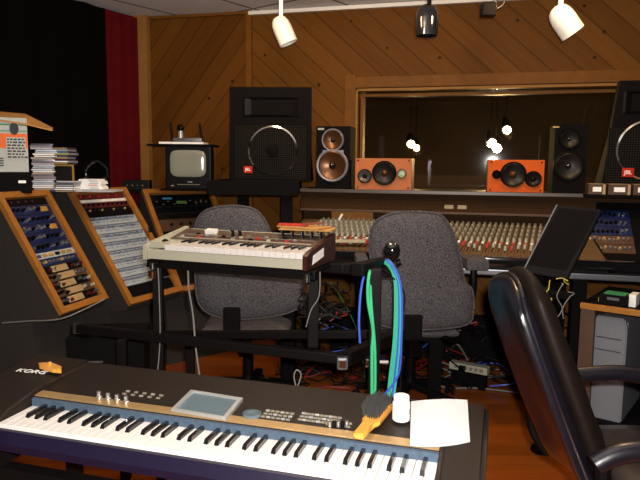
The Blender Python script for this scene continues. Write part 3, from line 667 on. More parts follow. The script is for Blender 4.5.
# control surface
sl2 = Matrix.Translation((0, .155, zu+.066)) @ Matrix.Rotation(math.atan2(.029, .135), 4, 'X')
b = B(); b.T = sl2; b.box((UL/2, .066, 0), (UL-.05, .135, .006)); cp = b.build('control_panel', 'synthtop', t)
for i, (m_, v) in enumerate((('cream', .012), ('maroon', .034), ('greyk', .055), ('cream', .128))):
    b = B(); b.T = sl2; b.box((UL*.5, v, .0035), (UL*.86, .004, .002)); b.build('panel_line', m_, cp)
for i in range(20):
    x = .07+.027*i
    b = B(); b.T = sl2; b.box((x, .022+.02*(i % 3), .006), (.016, .007, .008), bev=.001); b.build('panel_button', ['cream', 'greyk', 'black', 'redk', 'silver'][i % 5], t)
b = B(); b.T = sl2; b.box((fu(212, 240, .24).x, .085, .010), (.05, .03, .02), bev=.003); b.build('data_slider', 'white', t)
for px in (238, 245, 157, 284, 294, 304, 313, 322):
    x = min(fu(px, 238, .26).x, UL-.03); rr = .010 if px < 250 else .007
    b = B(); b.T = sl2 @ Matrix.Translation((x, .095 if px > 250 else .06, .002)); b.lathe([(rr, 0), (rr*.8, .026)], None, 14); o = b.build('panel_knob', 'black', t, True)
    b = B(); b.T = sl2 @ Matrix.Translation((x, .095 if px > 250 else .06, .002)); b.box((-rr*.2, -rr*.9, .014), (.003, .003, .026)); b.build('pointer', 'silverk', o)
# stack of papers behind the synthesizer's right end
for i, (px, py, m_, ln, wd, rz, lab) in enumerate(((306, 237, 'card', .22, .12, .15, 'lowest tan folder of the pile on the synthesizer'), (302, 233, 'card', .20, .11, -.2, 'middle tan folder of the pile on the synthesizer'), (291, 230, 'redk', .12, .05, .1, 'red booklet on top of the pile on the synthesizer'), (310, 231, 'sidewood', .09, .02, .7, 'dark brown strip across the pile on the synthesizer'))):
    x = fu(px, py, .26).x
    b = B(); b.T = UW @ Matrix.Translation((x, .285+.0*i, zu+.121+.0075*i)) @ Matrix.Rotation(rz, 4, 'Z'); b.box((0, 0, 0), (ln, wd, .006), bev=.001)
    single(b, 'paper_folder' if i < 3 else 'ruler', m_, lab, 'paper' if i < 3 else 'ruler')
# upper stand: tubes, posts, arms
t = thing('tiered_stand', 'black steel tiered stand carrying the cream synthesizer, cables over its right end', 'stand', (-.1, 2.5, 0))
def PW(px, py, Y): return atY(px, py, Y)
def part_bar(name, p, q, w, h, mt_='steel', up=(0, 0, 1), bev=.005): b = B(); b.bar(p, q, w, h, up, bev); return b.build(name, mt_, t, world=True)
zsu = zu-.005
def uw(x, y, z): return UW @ Vector((x, y, z))
part_bar('upper_rail', uw(-.01, .05, zsu-.022), uw(UL+.02, .05, zsu-.022), .04, .034)
part_bar('upper_rail', uw(-.01, .25, zsu-.022), uw(UL+.27, .25, zsu-.022), .045, .04)
part_bar('cross_arm', uw(.05, -.0, zsu-.012), uw(.05, .28, zsu-.012), .04, .016)
part_bar('cross_arm', uw(UL-.01, -.0, zsu-.012), uw(UL-.01, .28, zsu-.012), .04, .016)
yl_ = 2.62
pR = uw(UL+.16, .25, 0)   # big post top
lpost = uw(.03, .05, 0)
part_bar('post', (lpost.x, lpost.y, zsu-.03), (lpost.x, lpost.y, .0), .04, .04, up=(0, 1, 0))
rpost = uw(UL-.07, .25, 0)
part_bar('post', (rpost.x, rpost.y, zsu-.03), (rpost.x, rpost.y, .60), .045, .045, up=(0, 1, 0))
bp = atY(375, 300, 2.25)
part_bar('post', (bp.x, bp.y, atY(375, 268, bp.y).z), (bp.x, bp.y, 0), .042, .055, up=(0, 1, 0))
e0 = atY(357, 270, 2.2); e1 = atY(390, 263, 2.45)
part_bar('top_arm', uw(UL+.05, .25, zsu-.02), Vector((e1.x-.05, e1.y, e1.z-.01)), .05, .035)
part_bar('end_bracket', Vector((e0.x+.0, e0.y, e0.z)), Vector((e1.x-.02, e1.y, e1.z)), .05, .045)
lr0 = atY(78, 328, 2.5); lr1 = atY(345, 359, 2.2)
part_bar('lower_rail', lr0, lr1, .03, .036)
lr2 = atY(92, 335, 2.95); lr3 = atY(400, 334, 2.6)
part_bar('lower_rail', lr2, lr3, .03, .036)
part_bar('lower_arm', lr1, lr3, .045, .05); part_bar('lower_arm', lr0, lr2, .045, .05)
b = B(); b.bar(lr1+Vector((-.01, -.03, -.01)), lr1+Vector((-.01, .012, -.01)), .04, .045, bev=.008); b.m(1); b.bar(lr1+Vector((-.01, -.033, -.01)), lr1+Vector((-.01, -.028, -.01)), .024, .026); b.build('end_cap', ['alu', 'copper'], t, world=True)
b = B(); q = atY(372, 362, 2.24); b.box(q, (.05, .03, .03), bev=.004); b.cyl(q, q+Vector((.06, 0, 0)), .008); b.build('clamp_knob', 'chrome', t, world=True)
for px, Y in ((122, 2.53), (190, 2.95)):
    q = atY(px, 340, Y); part_bar('leg', (q.x, q.y, q.z), (q.x, q.y, 0), .04, .04, up=(0, 1, 0))
for q in (uw(UL-.0, -.0, zu-.028), uw(.04, -.0, zu-.028)):
    b = B(); b.cyl(q+Vector((0, 0, -.016)), q+Vector((0, 0, .012)), .012); b.cyl(q+Vector((0, -.01, -.02)), q+Vector((0, -.01, -.05)), .016, .012); b.build('leveling_screw', 'chrome', t, True, world=True)
# glossy black ball
q = atY(392, 252, 2.5)
t = thing('gooseneck_ball', 'glossy black ball on a short stem at the right end of the stand', 'knob', (q.x, q.y, e1.z))
b = B(); b.sph((0, 0, q.z-e1.z+.004), .036, (.95, .95, 1.12), seg=28); b.build('ball', 'blackgloss', t, True)
b = B(); b.cyl((0, 0, -.0), (0, 0, q.z-e1.z-.02), .013); b.cyl((.02, 0, q.z-e1.z-.045), (.036, 0, q.z-e1.z-.04), .014); b.build('stem', 'black', t, True)
#==CABLES==
def cable(pts, r, m_, lab, grp=None, name='cable'):
    b = B(); b.tube(pts, r, 8, 5); return single(b, name, m_, lab, 'cable', None, grp, True)
cols = [('cabg', 'green'), ('cabt', 'teal'), ('cabg', 'green'), ('cabb', 'blue'), ('cabt', 'teal'), ('cabb', 'blue')]
nmz = ['outermost green cable draped over the stand end', 'teal cable in the middle of the draped bundle', 'inner green cable draped over the stand end, hanging to the keyboard', 'blue cable on top of the draped bundle', 'innermost teal cable of the draped bundle', 'short blue cable in the draped bundle, ending above the brush']
for i in range(6):
    o_ = i*1.7-4.2; Y = 2.34-.004*i
    end = (391+o_*.9, 402) if i != 5 else (383, 396)
    pts = [atY(366+i*2, 300+10*i, Y+.19) if False else atY(374+i*1.3, 268-i*.5, Y+.10), atY(381+i*1.1, 263.5-i*.7, Y+.06), atY(390+o_*.4, 266-i*.5, Y+.01), atY(396.5+o_*.6, 278, Y-.02), atY(398.5+o_*.8, 300, Y-.03), atY(397.5+o_*.9, 340, Y-.04), atY(394+o_, 375, Y-.04), atY(*end, Y-.05)]
    cable(pts, .0042, cols[i][0], nmz[i])
cable([atY(378, 267, 2.50), atY(373, 268, 2.33), atY(369, 275, 2.2), atY(368, 300, 2.19), atY(373, 330, 2.19), atY(372, 352, 2.19), atY(372, 400, 2.19)], .006, 'cabg', 'thick green cable hanging down the front of the stand post')
cable([atY(374, 267, 2.46), atY(371, 272, 2.3), atY(371, 300, 2.192), atY(375, 350, 2.192), atY(375, 398, 2.192)], .005, 'cabg', 'second green cable hanging beside the thick one on the stand post')
cable([atY(372, 267, 2.44), atY(365.5, 272, 2.25), atY(361, 290, 2.22), atY(359, 320, 2.2), atY(360, 343, 2.2)], .0045, 'cabb', 'thin blue cable hanging left of the stand post')
cable([atY(380, 267, 2.3), atY(403, 290, 2.32), atY(403, 320, 2.32), atY(400, 400, 2.3)], .003, 'cabk', 'thin black cable on the right of the draped bundle')
# silver cords hanging around the stand
cable([atY(158, 268, 2.4), atY(159, 290, 2.4), atY(160, 340, 2.4), atY(156, 388, 2.4)], .0022, 'cabw', 'pale grey cord hanging down the left post of the stand')
cable([atY(188, 268, 2.5), atY(189, 290, 2.5), atY(193, 315, 2.5), atY(196, 350, 2.48), atY(202, 392, 2.45)], .0038, 'cabw', 'thicker twisted grey cord hanging below the synthesizer')
cable([atY(320, 272, 2.28), atY(319, 296, 2.28), atY(311, 310, 2.28), atY(306, 327, 2.28)], .0022, 'cabw', 'bent white cord hanging beside the right end of the synthesizer')
cable([atY(291, 404, 2.1)*1 + Vector((0, .02, -.52)), atY(292, 402, 2.1), atY(296, 390, 2.1), atY(294, 376, 2.1), atY(297, 370, 2.1), atY(301, 375, 2.1), atY(297, 388, 2.1), atY(291, 403, 2.1)], .0022, 'cabw', 'small looped white cord standing behind the long keyboard')
cable([atY(2, 323, 2.9), atY(30, 321, 2.85), atY(60, 319, 2.8), atY(85, 309, 2.85), atY(105, 299, 2.9)], .003, 'cabw', 'pale thin cord sagging below the nearest left rack')
cable([atY(330, 282, 3.4), atY(340, 296, 3.45), atY(352, 318, 3.5), atY(360, 340, 3.5), Vector((.26, 3.5, .2)), Vector((.28, 3.5, .006))], .003, 'green', 'dull green wire hanging under the mixing console')
#==CONSOLE==
o0 = atY(300, 187.5, 3.98); o1 = atY(585, 193.3, 3.6); dc = o1-o0; CY = math.atan2(dc.y, dc.x); CW = frame((o0.x, o0.y, 0), CY)
ZT = 1.2; CL = 2.75
t = thing('mixing_console', 'wide mixing console with meter bridge below the studio window', 'mixing console', (o0.x, o0.y, 0), CY)
b = B(); b.box((CL/2, .14, ZT-.011), (CL, .30, .022), bev=.003); b.build('bridge_top', 'consoled', t)
b = B(); b.box((CL/2, -.012, ZT-.011), (CL, .012, .022), bev=.003); b.build('bridge_edge', 'bridgealu', t)
b = B(); b.poly([(.02, 1.07), (.05, ZT-.022), (.24, ZT-.022), (.24, 1.0), (.1, 1.0), (.1, 1.07)], .0, CL, 'x'); b.build('meter_bridge', 'meshbrown', t)
b = B(); b.box((CL/2, .03, 1.066), (CL, .06, .014), bev=.003); b.build('bridge_ledge', 'brownwood', t)
q1 = onp(352, 218, CW, .08).x; b = B(); b.box((q1, .09, 1.028), (.27, .012, .055)); b.build('orange_wood_panel', 'rackwood', t)  # orange wood panel set in the recess under the ledge
for px in (449, 462):
    q = onp(px, 208, CW, .04); b = B(); b.box((q.x, .032, 1.10), (.055, .012, .03), bev=.002); b.build('level_meter', 'meter', t)
zr, zf, yr, yf_ = 1.0, .89, .06, -.56
slope = math.atan2(zr-zf, yr-yf_); SL = math.hypot(zr-zf, yr-yf_)
SM = Matrix.Translation((0, yf_, zf)) @ Matrix.Rotation(slope, 4, 'X')
b = B(); b.poly([(yf_, zf), (yr, zr), (.24, 1.0), (.24, .78), (yf_, .80)], 0, CL*.63, 'x'); b.build('console_body', 'consoled', t)
b = B(); b.T = SM; b.box((CL*.315, SL/2, .002), (CL*.62, SL-.02, .004)); sf = b.build('channel_surface', 'consolep', t)
b = B(); b.box((CL*.5, yf_-.05, zf-.015), (CL, .085, .045), bev=.014); b.build('arm_rail', 'blackgloss', t, True)
b = B(); b.box((CL*.5, yf_-.055, zf-.07), (CL, .05, .03), bev=.006); b.build('front_rail', 'alu', t)
xs0 = onp(300, 240, CW, -.2).x; nch = 52; cwid = (CL*.62-.04)/nch
SK = .14
SM = SM @ Matrix(((1, SK, 0, -SK*SL), (0, 1, 0, 0), (0, 0, 1, 0), (0, 0, 0, 1)))
b = B(); b.T = SM
for i in range(4, nch+1): b.box((.02+i*cwid, SL/2, .0045), (.002, SL-.03, .003))
b.build('channel_dividers', 'consoled', sf)
b1 = B(); b1.T = SM; b2 = B(); b2.T = SM; b3 = B(); b3.T = SM
for i in range(4, nch):
    x = .02+(i+.5)*cwid
    for j in range(12):
        (b1 if j % 3 else b2).lathe([(.0085, .004), (.007, .026)], Matrix.Translation((x, .26+.029*j, 0)), 8)
    b3.box((x, .12, .006), (.004, .13, .004))
o = b1.build('grey_knobs', 'greyk', sf); o['kind'] = 'stuff'; o = b2.build('pale_knobs', 'cream', sf); o['kind'] = 'stuff'; b3.build('fader_slots', 'blackm', sf)
for i in range(4, nch):
    x = .02+(i+.5)*cwid; y = .08+.09*abs(math.sin(i*.7))*random.uniform(.6, 1)
    b = B(); b.T = SM; b.box((x, y, .016), (.012, .026, .022), bev=.003); b.build('fader_cap', 'redk' if i % 4 == 1 else 'cream', sf)
    b = B(); b.T = SM; b.box((x, .215, .009), (.014, .012, .01), bev=.002); b.build('channel_button', 'redk' if i % 2 else 'white', sf)
for x in (.06, .9, 1.62, 2.6):
    for y in (-.45, .18): 
        b = B(); b.box((x, y, .41), (.07, .06, .82 if x < 1.7 else .80)); b.build('leg', 'blackm', t)
b = B(); b.box((CL*.31, .2, .25), (CL*.5, .02, .3)); b.build('cable_tray', 'blackm', t)
# right part of the console: outboard bay
b = B(); b.poly([(-.28, .86), (.02, 1.15), (.2, 1.15), (.2, .78), (-.5, .78), (-.5, .86)], CL*.645, CL, 'x'); b.build('right_bay', 'blackm', t)
bs = math.atan2(.29, .30); BL = math.hypot(.29, .30)
BM = Matrix.Translation((0, -.28, .86)) @ Matrix.Rotation(bs, 4, 'X')
xa = onp(582, 230, CW, -.12).x; xb_ = onp(631, 230, CW, -.12).x
for r, m_ in enumerate(('brownwood', 'brownwood', 'blue', 'blue', 'blue')):
    v = .07+.062*r; b = B(); b.T = BM; b.box(((xa+xb_)/2, v, .004), (xb_-xa, .058, .008)); u = b.build('blue_module' if m_ == 'blue' else 'brown_module', m_, t)
    for i in range(9):
        b = B(); b.T = BM; b.lathe([(.009, .008), (.007, .022)], Matrix.Translation((xa+.03+(xb_-xa-.06)*i/8, v+random.uniform(-.008, .008), 0)), 10); b.build('knob', ('silverk' if i % 3 else 'tan') if r < 2 else ('black' if i < 7 else 'silverk'), u, True)
# things on the meter bridge
def driver(b, x, z, r, y, mats3=(1, 2, 3), dust=.3):
    T = Matrix.Translation((x, y, z)) @ FRONT
    b.m(mats3[0]); b.lathe([(r, -.002), (r, .014), (r*.94, .018), (r*.86, .015)], T, 36, cap=False)
    b.m(mats3[1]); b.lathe([(r*.86, .015), (r*.82, .017), (r*.76, .013), (r*dust, .003)], T, 36, cap=False)
    b.m(mats3[2]); b.lathe([(r*dust, .003), (r*dust*.8, .003+r*.12), (r*dust*.4, .003+r*.2), (.0005, .003+r*.22)], T, 20, cap=False)
def bridge_box(x0, y0, x1, y1, yl):
    a = onp(x0, y1, CW, yl); c_ = onp(x1, y0, CW, yl); return (a.x+c_.x)/2, abs(c_.x-a.x), c_.z-ZT, yl
def small_monitor(x0, y0, x1, y1, lab, tw, wo, shiny, dep=.2):
    cx, w, h, yl = bridge_box(x0, y0, x1, y1, .02); loc = CW @ Vector((cx, 0, ZT))
    t = thing('studio_monitor', lab, 'speaker', loc, CY)
    b = B(); b.box((0, yl+dep/2, h/2), (w, dep, h), bev=.006); b.build('cabinet', 'blackm', t)
    M0 = WM[t.name]
    for nm, (px, py, rp), mt3 in (('tweeter', tw, shiny), ('woofer', wo, shiny)):
        q = onp(px, py, M0, yl); b = B(); driver(b, q.x, q.z, rp*4/622, yl-.001, (0, 1, 2), .22); b.build(nm, ['ring' if shiny == 1 else 'black', 'copper' if shiny == 1 else 'cone', 'blackgloss'], t, True)
    if shiny == 1:
        b = B(); q = onp(321, 129, M0, yl); b.box((q.x, yl-.002, q.z), (.04, .004, .012)); b.build('name_plate', 'silver', t)
        b = B(); b.box((0, yl+.002, h*.56), (w*.62, .008, h*.12)); b.build('waveguide_bridge', 'ring', t)
    else:
        b = B(); q = onp(556, 127, M0, yl); b.box((q.x, yl-.002, q.z), (.035, .003, .007)); b.build('name_plate', 'amber', t)
small_monitor(316, 126, 350.5, 184, 'black two-way studio monitor with copper cones left of the pink-orange speaker', (333, 140, 11), (332.5, 165.5, 16), 1)
small_monitor(552, 124, 589, 190, 'black two-way studio monitor right of the bright orange speaker', (569, 139, 9), (568, 166, 13), 2, .24)
def bookshelf(x0, y0, x1, y1, lab, mt_, wf_, tw, port):
    cx, w, h, yl = bridge_box(x0, y0, x1, y1, -.0); loc = CW @ Vector((cx, 0, ZT)); t = thing('bookshelf_speaker', lab, 'speaker', loc, CY); M0 = WM[t.name]
    b = B(); b.box((0, yl+.1, h/2), (w, .2, h), bev=.003); b.build('cabinet', 'sidewood', t)
    b = B(); b.box((0, yl-.002, h/2), (w-.002, .006, h-.002), bev=.001); b.build('front_baffle', mt_, t)
    k = 3.9/622
    q = onp(*wf_[:2], M0, yl); b = B(); driver(b, q.x, q.z, wf_[2]*k, yl-.006, (0, 1, 2), .3); b.build('woofer', ['black', 'cone', 'copper'], t, True)
    b = B()
    for i in range(8):
        a = i*PI/4; b.cyl((q.x+wf_[2]*k*.93*math.cos(a), yl-.016, q.z+wf_[2]*k*.93*math.sin(a)), (q.x+wf_[2]*k*.93*math.cos(a), yl-.010, q.z+wf_[2]*k*.93*math.sin(a)), .004, seg=8)
    b.build('woofer_screws', 'silverk', t)
    q = onp(*tw[:2], M0, yl); b = B(); driver(b, q.x, q.z, tw[2]*k, yl-.006, (0, 1, 2), .35); b.build('tweeter', ['consoled', 'alu', 'black'] if mt_ == 'pinkwood' else ['black', 'cone', 'black'], t, True)
    q = onp(*port[:2], M0, yl); b = B(); driver(b, q.x, q.z, port[2]*k, yl-.006, (0, 1, 2), .7); b.build('port', ['black', 'green_dome' if mt_ == 'pinkwood' else 'blackm', 'green_dome' if mt_ == 'pinkwood' else 'blackm'], t, True)
    b = B()
    for sx in (-1, 1):
        for z in (.014, h-.014): b.cyl((sx*(w/2-.018), yl-.012, z), (sx*(w/2-.018), yl-.004, z), .005, seg=8)
    b.build('corner_screws', 'blackm', t)
bookshelf(355, 158.5, 412, 188, 'pinkish orange bookshelf speaker lying on its side, left on the meter bridge', 'pinkwood', (384.5, 173, 12), (365, 176, 7), (402, 173.5, 4.5))
bookshelf(487, 160, 545, 190, 'bright orange bookshelf speaker lying on its side below the window lights', 'orangewood', (513, 174.5, 12), (533, 179, 7.5), (496.5, 174.5, 4.2))
# PA speakers
def pa(loc, yaw, w, h, dep, lab, horn, woof, badge, rp, base, wedge=0):
    t = thing('pa_speaker', lab, 'speaker', loc, yaw); M0 = WM[t.name]
    b = B(); b.poly([(-w/2, 0), (w/2, 0), (w/2, h), (-w/2+wedge, h)], 0, .06, 'y'); b.poly([(-w/2, 0), (w/2, 0), (w/2*.8, h*.97), (-w/2*.8+wedge, h*.97)], .06, dep, 'y'); b.build('cabinet', 'blackm', t)
    b = B(); b.box((0, -.001, h*.31), (w*.9, .006, h*.56), bev=.002); b.build('grille', 'grille', t)
    q0 = onp(horn[0], horn[1], M0, 0); q1 = onp(horn[2], horn[3], M0, 0)
    b = B(); cx, cz, ww, hh = (q0.x+q1.x)/2, (q0.z+q1.z)/2, abs(q1.x-q0.x), abs(q0.z-q1.z)
    o_ = [(-ww/2, -hh/2), (ww/2, -hh/2), (ww/2, hh/2), (-ww/2, hh/2)]; V = []
    for sc, y in ((1.08, -.006), (1, -.012), (.2, .03)):
        V.append([b.bm.verts.new((cx+x*sc, y, cz+z*(sc if sc > .5 else .5))) for x, z in o_])
    for A_, D_ in zip(V, V[1:]):
        for i in range(4): b.bm.faces.new((A_[i], A_[(i+1) % 4], D_[(i+1) % 4], D_[i]))
    b.bm.faces.new(V[-1]); b.build('horn', 'black', t)
    q = onp(woof[0], woof[1], M0, 0); r = woof[2]*rp
    b = B(); b.lathe([(r, .004), (r*1.03, .008), (r*.97, .012), (r*.95, .006)], Matrix.Translation((q.x, 0, q.z)) @ FRONT, 48, cap=False); b.build('woofer_ring', 'chrome' if rp else 'black', t, True)
    b = B(); b.lathe([(r*.95, .006), (r*.6, .012), (.001, .014)], Matrix.Translation((q.x, 0, q.z)) @ FRONT, 40, cap=False); b.build('woofer_grille', 'grille', t, True)
    b = B(); b.lathe([(r*.27, .013), (r*.2, .02), (.001, .022)], Matrix.Translation((q.x, 0, q.z)) @ FRONT, 24, cap=False); b.build('dust_cap', 'blackm', t, True)
    q0 = onp(badge[0], badge[1], M0, 0); q1 = onp(badge[2], badge[3], M0, 0); bx, bz = (q0.x+q1.x)/2, (q0.z+q1.z)/2
    b = B(); b.box((bx, -.008, bz), (abs(q1.x-q0.x), .008, abs(q1.z-q0.z)), bev=.001); bd = b.build('badge', 'badge', t)
    text('JBL', abs(q0.z-q1.z)*.62, Matrix.Translation((bx, -.0128, bz)) @ FRONT, 'paper', bd, ax=1.0)
zc = 1.245
q0 = atY(231, 181, 3.98); q1 = atY(310.5, 181, 3.9); cx = (q0.x+q1.x)/2; tz = atY(270, 87, 3.94).z
zc = atY(270, 181, 3.9).z
pa((cx, 3.94, zc), -.05, q1.x-q0.x, tz-zc, .33, 'large black loudspeaker with a red badge left of the window', (245, 98, 299, 116), (273, 151, 24), (244, 166, 252.5, 173), 3.94/622, None)
# counter carrying it
q2 = atY(208, 190, 3.8); q3 = atY(299, 190, 3.8)
t = thing('equipment_counter', 'black counter under the large left loudspeaker', 'counter', ((q2.x+q3.x)/2, 3.8, 0))
b = B(); b.box((0, .27, (zc+1.162)/2), (q3.x-q2.x, .56, zc-1.162), bev=.004); b.build('counter_top', 'blackm', t)
for dx, dy in ((.12, .06), (-.2, .48), (.24, .48)): b = B(); b.box((dx+.08, dy, 1.162/2), (.07, .05, 1.162)); b.build('leg', 'blackm', t)
# right PA speaker
q0 = onp(600, 186, CW, -.02); q1 = onp(600, 81, CW, -.02)
wP = .55; M0 = CW @ Vector((q0.x+wP/2-.0, -.02, ZT))
pa(M0, CY, wP, q1.z-ZT, .22, 'large black loudspeaker with a red badge, cropped by the right edge', (626, 92, 682, 112), (648, 150, 28), (622, 168, 633, 177), 3.6/622, None, wedge=.07)
# tape boxes at the right end
for i, (xa_, xb2, lab) in enumerate(((588, 606, 'small brown tape box with white label, left of the three on the bridge'), (608, 631, 'small brown tape box with white label, middle of the three on the bridge'), (633, 652, 'small brown tape box cropped by the right edge, on the bridge'))):
    a = onp(xa_, 196, CW, -.12); c_ = onp(xb2, 184, CW, -.12); cx = (a.x+c_.x)/2
    t = thing('tape_box', lab, 'box', CW @ Vector((cx, -.12, ZT)), CY, 'tape boxes on the meter bridge')
    b = B(); b.box((0, .05, .03), (c_.x-a.x, .1, .058), bev=.002); b.build('carton', 'brownwood', t)
    b = B(); b.box((0, -.001, .03), ((c_.x-a.x)*.5, .003, .026)); b.build('white_label', 'paper', t)
    b = B(); b.box(((c_.x-a.x)/2-.008, -.0015, .03), (.014, .004, .056)); b.box((0, .05, .0595), (c_.x-a.x-.01, .09, .002)); b.build('yellow_edge', 'tan', t)
b = B(); b.T = CW; xx0 = onp(586, 190, CW, -.1).x; b.box(((xx0+CL)/2, -.07, ZT-.009), (CL-xx0, .12, .016)); single(b, 'side_shelf', 'blackm', 'narrow black shelf under the tape boxes', 'shelf')
# LCD monitor, seen dark, on the console
bl = atY(522, 272, 2.86); br = atY(567, 279, 2.76); tl = atY(543, 207, 2.96); tr = atY(588, 205, 2.86)
ex = (br-bl).normalized(); ey = ((tl+tr)/2-(bl+br)/2); hh = ey.length; ey = (ey-ex*ey.dot(ex)).normalized(); ez = ex.cross(ey); ww = (br-bl).length
Mn = Matrix((ex, ey, ez)).transposed().to_4x4(); Mn.translation = (bl+br)/2
t = thingM('flat_monitor', 'black flat monitor turned sideways in front of the console, screen dark', 'monitor', Mn)
b = B(); b.poly([(-ww/2, 0), (ww/2, 0), (ww/2+.09, hh), (-ww/2+.09, hh)], -.035, 0); bmesh.ops.bevel(b.bm, geom=b.bm.edges[:], offset=.004, segments=2, affect='EDGES'); b.build('housing', 'black', t)
b = B(); b.poly([(-ww/2+.018, .04), (ww/2-.012, .04), (ww/2+.075, hh-.015), (-ww/2+.105-.0, hh-.015)], 0, .002); b.build('screen', 'blackm', t)
b = B(); b.poly([(-ww/2, .0), (-ww/2+.006, 0), (-ww/2+.096, hh), (-ww/2+.09, hh)], .0, .003); b.build('silver_edge', 'alu', t)
b = B(); cc = (bl+br)/2+Vector((.03, .05, 0)); qq = cc-ez*.09+ey*.10; b.cyl((cc.x-.0, cc.y+.02, .80), (cc.x-.0, qq.y, cc.z+.02), .025); b.cyl((cc.x-.0, qq.y, cc.z+.02), qq, .02); b.cyl((cc.x-.0, cc.y+.02, .793), (cc.x-.0, cc.y+.02, .805), .09, seg=24); b.build('monitor_foot', 'black', t, True, world=True)
# small table under the monitor with stray yellow wires
t = thing('side_table', 'small black table under the flat monitor, strewn with wires', 'table', (1.01, 2.84, 0))
b = B(); b.box((0, 0, .78), (.22, .24, .025), bev=.004); b.build('table_top', 'blackm', t)
b = B(); b.cyl((.06, 0, .02), (.06, 0, .768), .022); b.build('column', 'blackm', t)
b = B(); b.cyl((.06, 0, 0), (.06, 0, .02), .05, .045, 24); b.build('foot', 'blackm', t)
for i, (c_, lab) in enumerate((('caby', 'yellow wire hanging highest below the flat monitor'), ('cabw', 'white wire curling below the flat monitor'), ('caby', 'short yellow wire drooping furthest left below the flat monitor'), ('cabw', 'long white wire trailing lowest below the flat monitor'))):
    p = atY((556, 562, 550, 568)[i], (279, 283, 280, 292)[i], 2.66); pts = [p]
    for k in range(6): p = p+Vector((random.uniform(-.03, .04), random.uniform(-.004, .004), random.uniform(-.055, .01))); pts.append(p)
    cable(pts, .0022, c_, lab)
# desk on the right with wooden edge, PC tower
d0 = atY(580, 303, 2.75); d1 = atY(640, 312, 2.6); dd = d1-d0; DY = math.atan2(dd.y, dd.x); DW = frame((d0.x, d0.y, 0), DY); zd = d0.z
t = thing('computer_desk', 'black desk with a golden wooden front edge at the right', 'desk', (d0.x, d0.y, 0), DY)
b = B(); b.box((.5, .27, zd-.012), (1.0, .5, .022)); b.build('desk_top', 'blackm', t)
b = B(); b.box((.5, .012, zd-.012), (1.0, .018, .026), bev=.003); b.build('wooden_edge', 'rackwood', t)
b = B(); b.box((.03, .27, (zd-.024)/2), (.06, .5, zd-.024)); b.build('side_panel', 'brownwood', t)
b = B(); b.box((.97, .27, (zd-.024)/2), (.06, .5, zd-.024)); b.build('side_panel', 'brownwood', t)
b = B(); b.box((.5, .5, (zd-.024)/2), (.88, .02, zd-.024)); b.build('back_panel', 'blackm', t)
b = B(); b.box((.5, .27, .20), (.88, .44, .02)); b.build('lower_shelf', 'blackm', t)
g0 = onp(590, 372, DW, .07); g1 = onp(629, 319, DW, .07); TW = g1.x-g0.x; TH = g1.z-.21
t = thing('computer_tower', 'pale grey computer tower under the right desk', 'computer', DW @ Vector(((g0.x+g1.x)/2, .07, .21)), DY)
b = B(); b.box((0, .2, TH/2-.01), (TW*.97, .38, TH-.02)); b.build('case', 'pcgrey', t)
b = B(); b.poly([(-TW/2, 0), (TW/2, 0), (TW/2, TH*.9), (TW*.42, TH), (-TW*.40, TH), (-TW/2+.008, TH*.9)], -.02, .012, 'y'); bmesh.ops.bevel(b.bm, geom=b.bm.edges[:], offset=.006, segments=2, affect='EDGES'); fp = b.build('front_bezel', 'pcgrey', t, True)
for z in (.80, .68): b = B(); b.box((.0, -.022, TH*z), (TW*.72, .003, .004)); b.build('drive_slot', 'ink', fp)
b = B(); b.lathe([(.007, 0), (.007, .004)], Matrix.Translation((0, -.021, TH*.56)) @ FRONT, 14); b.build('power_button', 'greyk', fp, True)
b = B(); b.box((-.005, -.022, TH*.40), (.024, .004, .02)); b.build('emblem', 'ink', fp)
for px, py, c_, sz, lab in ((616, 303, 'blackm', (.12, .12, .045), 'small black gadget with lights on the right desk'), (601, 303, 'caby', (.02, .03, .02), 'tiny yellow block on the right desk'), (634, 302, 'white', (.03, .08, .055), 'upright white packet on the right desk')):
    a = onp(px, py, DW, .1); b = B(); b.T = DW @ Matrix.Translation((a.x, .1, zd)); b.box((0, 0, sz[2]/2), sz, bev=.003)
    if c_ == 'blackm': b.m(1); b.box((.0, -sz[1]/2-.001, .03), (.05, .003, .012)); b.m(2); b.box((.0, 0, sz[2]+.001), (.09, .08, .003))
    single(b, 'desk_gadget', [c_, 'alu', 'green'], lab, 'gadget')
# speaker-ish reflective amber button at bridge
# mixing console clutter
for px, py, z, sz, rz, m_, lab in ((347, 247, 0, (.22, .05, .004), .1, 'cream', 'cream paper strip lying on the front of the console'), (341, 222, 0, (.045, .02, .004), .7, 'paper', 'small crumpled white slip at the back of the console')):
    q = onp(px, py, CW, -.45 if py > 240 else .02); loc = CW @ SM.to_3x3().to_4x4() @ Vector((0, 0, 0))
    yy = -.5 if py > 240 else -.0
    zz = zf+(yy-yf_)*(zr-zf)/(yr-yf_)+.034
    b = B(); b.T = CW @ Matrix.Translation((q.x, yy, zz)) @ Matrix.Rotation(slope, 4, 'X') @ Matrix.Rotation(rz, 4, 'Z'); b.box((0, 0, 0), sz, Matrix.Rotation(.0 if py > 240 else -.9, 4, 'Y'))
    single(b, 'paper_slip', m_, lab, 'paper')
#==LEFT SHELF ITEMS==
# shelf behind the racks
t = thing('wall_shelf', 'black shelf behind the left racks, carrying the carton and disc cases', 'shelf', (-1.95, 3.55, 0), math.atan2(.866, .5)-PI/2+PI/2)
zs = 1.187
b = B(); b.box((0, .0, zs-.01), (1.5, .20, .02)); b.build('shelf_board', 'blackm', t)
for x in (-.7, .7): b = B(); b.box((x, .0, (zs-.02)/2), (.04, .18, zs-.02)); b.build('shelf_support', 'blackm', t)
